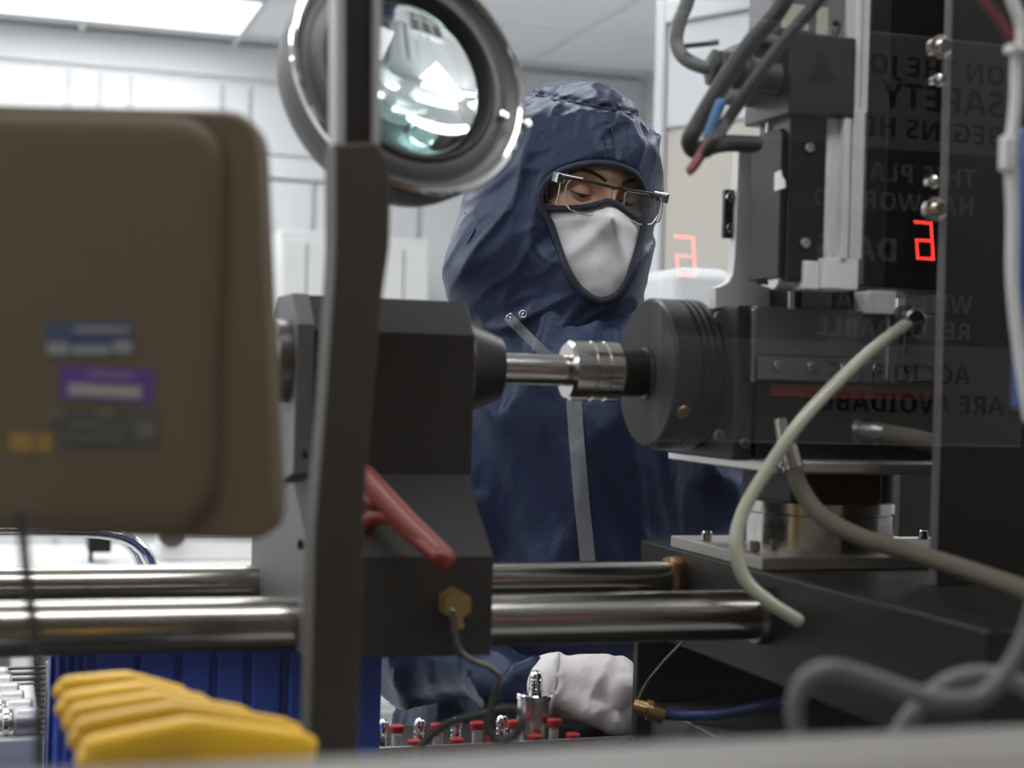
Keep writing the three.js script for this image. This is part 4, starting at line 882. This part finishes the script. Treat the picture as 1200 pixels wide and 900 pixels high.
{ // white mask tucked into the hood opening: ridges run from the nose to the corners
  const EDGE = [[643, 247], [660, 249], [685, 247], [702, 243], [712, 240], [722, 243], [735, 252], [746, 258], [756, 263], [750, 290], [742, 317], [733, 338], [720, 350], [704, 354], [689, 349], [674, 336], [662, 315], [652, 288]];
  const inside = (x, y) => { let c = false; for (let i = 0, j = EDGE.length - 1; i < EDGE.length; j = i++) { const [ax, ay] = EDGE[i], [bx2, by] = EDGE[j]; if ((ay > y) !== (by > y) && x < (bx2 - ax) * (y - ay) / (by - ay) + ax) c = !c; } return c; };
  const segd = (px, py, a, b) => { const ex = b[0] - a[0], ey = b[1] - a[1], h = Math.max(0, Math.min(1, ((px - a[0]) * ex + (py - a[1]) * ey) / (ex * ex + ey * ey))); return [Math.hypot(px - a[0] - h * ex, py - a[1] - h * ey), h]; };
  const folds = [[[718, 254], [742, 330], .013, 9], [[716, 256], [660, 306], .008, 9], [[714, 250], [652, 262], .005, 7], [[720, 256], [757, 276], .006, 7], [[715, 262], [700, 345], .004, 14]];
  const N = 2.5, cols = Math.ceil(124 / N), rows = Math.ceil(122 / N), idx = [], pos = [], ids = {};
  const vert = (i, j) => {
    const k = i + ',' + j; if (k in ids) return ids[k];
    const px = 640 + i * N, py = 236 + j * N, p = hit(hoodBase, px, py, -.006) || hit(hoodBase, px, py, .004); if (!p) return ids[k] = -1;
    let up = 0; for (const [a, b, h, w] of folds) { const [d, s] = segd(px, py, a, b); up += h * Math.exp(-(d * d) / (w * w)) * (1 - .55 * s); }
    const dn = Math.hypot(px - 717, py - 256); up += .017 * Math.exp(-(dn * dn) / 500) + .0016 * perlin.noise(px * .05, py * .05, 3);
    const q = L(px, py, p.z + up); pos.push(q.x, q.y, q.z); return ids[k] = pos.length / 3 - 1;
  };
  for (let j = 0; j < rows; j++) for (let i = 0; i < cols; i++) if (inside(640 + (i + .5) * N, 236 + (j + .5) * N)) { const a = vert(i, j), b = vert(i + 1, j), c = vert(i + 1, j + 1), d = vert(i, j + 1); if (Math.min(a, b, c, d) >= 0) idx.push(a, d, c, a, c, b); }
  const g = new THREE.BufferGeometry(); g.setAttribute('position', new THREE.Float32BufferAttribute(pos, 3)); g.setIndex(idx); g.computeVertexNormals();
  const back = g.clone(); const bp = back.attributes.position; for (let i = 0; i < bp.count; i++) bp.setZ(i, bp.getZ(i) - .0012);
  const m = local('face_mask', [g, back], mat(lin(.74, .73, .735), .75, 0, bump(T.cloth, .0006)), person);
  const edge = [[638, 244], [660, 245], [685, 243], [703, 239], [712, 236], [722, 239], [735, 248], [747, 256], [757, 260]].map(([px, py]) => { const p = hit(hoodBase, px, py, -.006) || hit(hoodBase, px - 5, py, -.004) || L(px, py, .02), dn = Math.hypot(px - 716, py - 250); return L(px, py, p.z + .003 + .022 * Math.exp(-(dn * dn) / 420)); });
  local('mask_binding', tube(edge, .0042, 60, 8), navyTrim, m);
}
// coverall: torso, arms, legs as one garment
const shL = L(592, 452, -.05), shR = L(792, 452, -.09), elL = L(500, 762, .04), wrL = L(622, 802, .2), elR = L(852, 660, -.04), wrR = L(852, 800, .10);
const chest = L(690, 500, -.04), waist = L(690, 700, -.05), hip = L(690, 860, -.06), neck0 = L(655, 380, -.06), neck1 = L(680, 470, -.06);
const footL = V(-.06, .05, -.1), footR = V(.14, .05, -.12), kneeL = V(-.05, .48, -.02), kneeR = V(.13, .48, -.04), hipL = V(-.03, .86, -.07), hipR = V(.11, .86, -.08);
const skirt0 = L(575, 780, -.1), skirt1 = L(560, 900, -.1);
function suitBase(x, y, z) {
  let d = cap(x, y, z, shL, shR, .078, .078);
  d = smin(d, cap(x, y, z, neck0, neck1, .088, .11), .06);
  d = smin(d, ell(x, y, z, chest, .148, .2, .13), .06);
  d = smin(d, cap(x, y, z, chest, waist, .132, .138), .05);
  d = smin(d, cap(x, y, z, waist, hip, .14, .15), .05);
  d = smin(d, cap(x, y, z, shL, elL, .074, .06), .05);
  d = smin(d, cap(x, y, z, elL, wrL, .058, .026), .03);
  d = smin(d, cap(x, y, z, shR, elR, .07, .058), .035);
  d = smin(d, cap(x, y, z, elR, wrR, .056, .04), .03);
  d = smin(d, cap(x, y, z, skirt0, skirt1, .1, .12), .06);
  d = smin(d, cap(x, y, z, hipL, kneeL, .11, .08), .05); d = smin(d, cap(x, y, z, kneeL, footL, .08, .07), .04);
  d = smin(d, cap(x, y, z, hipR, kneeR, .11, .08), .05); d = smin(d, cap(x, y, z, kneeR, footR, .08, .07), .04);
  return d;
}
function suitFn(x, y, z) {
  let d = suitBase(x, y, z);
  if (d > .04 || d < -.04) return d;
  const a = x * .94 + y * .34, b = -x * .34 + y * .94;
  d -= .015 * ridge(perlin.noise(a * 10 + 5, b * 2.6, z * 7)) + .005 * ridge(perlin.noise(a * 24, b * 7 + 2, z * 18)) + .0015 * ridge(perlin.noise(x * 46, y * 26, z * 46)) - .006;
  return Math.max(d, .03 - y);
}
{
  const suit = local('coverall', surfaceNets(suitFn, V(-.36, .01, -.36), V(.36, L(650, 360).y, .34), .0068), navy, person);
  // grey zip flap: open piece at the collar, long piece down the front
  const strip = (pts, w, lift = .002) => {
    const pos = [], idx = []; const both = (x, y, z) => Math.min(suitFn(x, y, z), hoodVol(x, y, z));
    pts.forEach(([px, py], i) => { const [qx, qy] = pts[Math.min(i + 1, pts.length - 1)], [ox, oy] = pts[Math.max(i - 1, 0)], l = Math.hypot(qx - ox, qy - oy), nx = -(qy - oy) / l, ny = (qx - ox) / l; for (const s of [-1, -.33, .33, 1]) { const p = hit(both, px + nx * w * s, py + ny * w * s, lift + (Math.abs(s) < .5 ? .0012 : 0)); pos.push(p.x, p.y, p.z); } });
    for (let i = 0; i + 1 < pts.length; i++) for (let k = 0; k < 3; k++) { const A = i * 4 + k; idx.push(A, A + 1, A + 5, A, A + 5, A + 4); }
    const g = new THREE.BufferGeometry(); g.setAttribute('position', new THREE.Float32BufferAttribute(pos, 3)); g.setIndex(idx); g.computeVertexNormals(); return g;
  };
  const lerpPts = (a, n) => { const o = []; for (let i = 0; i + 1 < a.length; i++) for (let k = 0; k < n; k++) o.push([a[i][0] + (a[i + 1][0] - a[i][0]) * k / n, a[i][1] + (a[i + 1][1] - a[i][1]) * k / n]); o.push(a[a.length - 1]); return o; };
  const grey = mat(lin(.15, .16, .175), .75, 0, bump(T.fine, .0005));
  local('zip_flap', strip(lerpPts([[594, 370], [612, 388], [632, 408], [650, 424]], 6), 6), grey, suit);
  local('zip_flap', strip(lerpPts([[672, 462], [676, 520], [681, 580], [687, 640], [692, 690]], 12), 9), grey, suit);
  for (const [px, py] of [[598, 372], [613, 368]]) { const p = hit((x, y, z) => Math.min(suitFn(x, y, z), hoodVol(x, y, z)), px, py, .003); const s = new THREE.TorusGeometry(.0042, .0011, 8, 20); s.translate(p.x, p.y, p.z); const dd = new THREE.SphereGeometry(.002, 10, 8).translate(p.x, p.y, p.z); local('snap', [s, dd], M.chrome, suit); }
  const boot = mat(lin(.05, .05, .055), .6);
  for (const ft of [footL, footR]) { const g = surfaceNets((x, y, z) => Math.max(.002 - y, smin(cap(x, y, z, V(ft.x, .05, ft.z - .04), V(ft.x, .045, ft.z + .16), .05, .04), cap(x, y, z, V(ft.x, .06, ft.z - .01), V(ft.x, .2, ft.z), .05, .05), .04)), V(ft.x - .09, -.01, ft.z - .12), V(ft.x + .09, .26, ft.z + .23), .01); local('boot', g, boot, person); }
}
{ // loose white glove: palm, four curled fingers, thumb, wide cuff
  const wr = L(646, 805, .204), w2 = L(664, 806, .205), palm = L(694, 806, .205), kn = [[726, 788, .165], [731, 792, .19], [731, 800, .214], [727, 810, .236]], mid = [[748, 806, .16], [752, 815, .188], [751, 822, .214], [744, 830, .238]], tip = [[742, 838, .158], [745, 846, .186], [742, 850, .212], [732, 852, .236]];
  const fr = [.0115, .0122, .0122, .0112];
  const th0 = L(668, 822, .235), th1 = L(698, 838, .25), th2 = L(722, 850, .252);
  const K = kn.map(a => L(...a)), Mi = mid.map(a => L(...a)), Ti = tip.map(a => L(...a));
  const f = (x, y, z) => {
    let d = cap(x, y, z, w2, palm, .032, .036);
    d = smin(d, cap(x, y, z, wr, w2, .037, .031), .02);
    for (let i = 0; i < 4; i++) { d = smin(d, cap(x, y, z, palm, K[i], .028, .0165), .016); d = smin(d, smin(cap(x, y, z, K[i], Mi[i], fr[i] + .003, fr[i] + .001), cap(x, y, z, Mi[i], Ti[i], fr[i] + .001, fr[i] - .001), .004), .007); }
    d = smin(d, smin(cap(x, y, z, th0, th1, .0165, .013), cap(x, y, z, th1, th2, .013, .011), .004), .012);
    if (Math.abs(d) < .02) { const a = x * .75 + y * .66, b = -x * .66 + y * .75; d -= .003 * ridge(perlin.noise(a * 10, b * 26, z * 12)) + .0008 * ridge(perlin.noise(a * 30 + 9, b * 60, z * 30)) - .001; }
    return d;
  };
  const g = surfaceNets(f, V(wr.x - .07, wr.y - .1, .09), V(L(775, 800, .2).x, wr.y + .08, .31), .0028);
  const gm = mat(lin(.88, .82, .82), .7, 0, bump(T.cloth, .0006));
  const glove = local('glove', g, gm, person);
  const cuffDir = w2.clone().sub(wr).normalize(), cg = new THREE.TorusGeometry(.0355, .0035, 10, 40); cg.applyQuaternion(new THREE.Quaternion().setFromUnitVectors(V(0, 0, 1), cuffDir)); const cc = L(652, 805, .205); cg.translate(cc.x, cc.y, cc.z);
  local('cuff_band', cg, mat(lin(.55, .56, .57), .7), glove);
  const g2 = g.clone(); g2.scale(-1, 1, 1); const ix = g2.index.array; for (let i = 0; i < ix.length; i += 3) { const s = ix[i]; ix[i] = ix[i + 1]; ix[i + 1] = s; } g2.computeVertexNormals(); g2.translate(wrR.x + wr.x, wrR.y - wr.y - .01, wrR.z - wr.z + .01);
  local('glove', g2, gm, person);
}
{ // glasses, placed in the head's frame
  const hw = HEAD.clone().applyAxisAngle(V(0, 1, 0), -YAW).add(person.position);
  const t = thing('safety_glasses', 'rimmed safety glasses with clear side shields worn over the mask', 'glasses', hw.toArray());
  t.quaternion.setFromAxisAngle(V(0, 1, 0), -YAW).multiply(HQ);
  const frame = mat(lin(.03, .02, .016), .3, .3), silver = mat(lin(.6, .6, .6), .22, 1);
  const lensM = new THREE.MeshPhysicalMaterial({ color: lin(.80, .77, .75), roughness: 0, transmission: 1, thickness: 0, ior: 1.5 });
  const shieldM = new THREE.MeshPhysicalMaterial({ color: lin(.75, .72, .70), roughness: .05, transmission: 1, thickness: 0, ior: 1.5 });
  const zAt = x => .113 - 3.2 * x * x;                              // the front bows back at the sides
  const bend = g => { const p = g.attributes.position; for (let i = 0; i < p.count; i++) p.setZ(i, p.getZ(i) + zAt(p.getX(i))); g.computeVertexNormals(); return g; };
  for (const s of [-1, 1]) {
    const o = [[.008, .010], [.060, .012], [.064, .004], [.063, -.014], [.056, -.024], [.036, -.027], [.018, -.022], [.009, -.008]].map(([x, y]) => [x * s, y]);
    if (s < 0) o.reverse();
    const sh = roundedShape(o, .004), lens = new THREE.ShapeGeometry(sh, 10); local('lens', bend(lens.toNonIndexed()), lensM, t);
    const rim = sh.getPoints(10).map(p => V(p.x, p.y, zAt(p.x))); const c = new THREE.CatmullRomCurve3(rim, true, 'catmullrom', .2);
    local('lens_rim', new THREE.TubeGeometry(c, 120, .0011, 6, true), silver, t);
    const top = []; for (let k = 0; k <= 12; k++) { const x = .006 + .062 * k / 12; top.push(V(x * s, .0115 + .001 * Math.sin(k / 12 * 3), zAt(x) + .0005)); }
    local('brow_bar', tube(top, .0017, 40, 8), frame, t);
    const xe = .071 * s, ze = zAt(.071);
    local('hinge', [bx(xe - .006, xe + .004, .004, .0165, ze - .014, ze + .003, .0015), bar(V(.048 * s, .0145, zAt(.048) + .002), V(xe, .0145, ze + .002), .0016, 8)], silver, t);
    local('temple', tube([V(xe, .011, ze - .01), V(xe + .003 * s, .010, ze - .05), V(xe + .002 * s, .004, ze - .1)], .0024, 20, 8), frame, t);
    const w = [[ze - .002, .008], [ze - .002, -.018], [ze - .02, -.022], [ze - .036, -.016], [ze - .04, .006]], sg = new THREE.BufferGeometry(), pos = [];
    for (let i = 1; i + 1 < w.length; i++) for (const q of [w[0], w[i], w[i + 1]]) pos.push(xe - .001 * s, q[1], q[0]);
    sg.setAttribute('position', new THREE.Float32BufferAttribute(pos, 3)); sg.computeVertexNormals(); local('side_shield', sg, shieldM, t);
    local('shield_rim', tube(w.map(([z, y]) => V(xe - .001 * s, y, z)), .0008, 30, 6), silver, t);
  }
  local('bridge', tube([V(-.007, .0105, .1135), V(0, .0125, .114), V(.007, .0105, .1135)], .0019, 16, 8), frame, t);
  for (const s of [-1, 1]) local('nose_pad', new THREE.SphereGeometry(.003, 12, 8).scale(.5, 1.2, .6).translate(.0105 * s, -.008, .106), silver, t);
}
scene.updateMatrixWorld(true);
renderer.render(scene, camera);
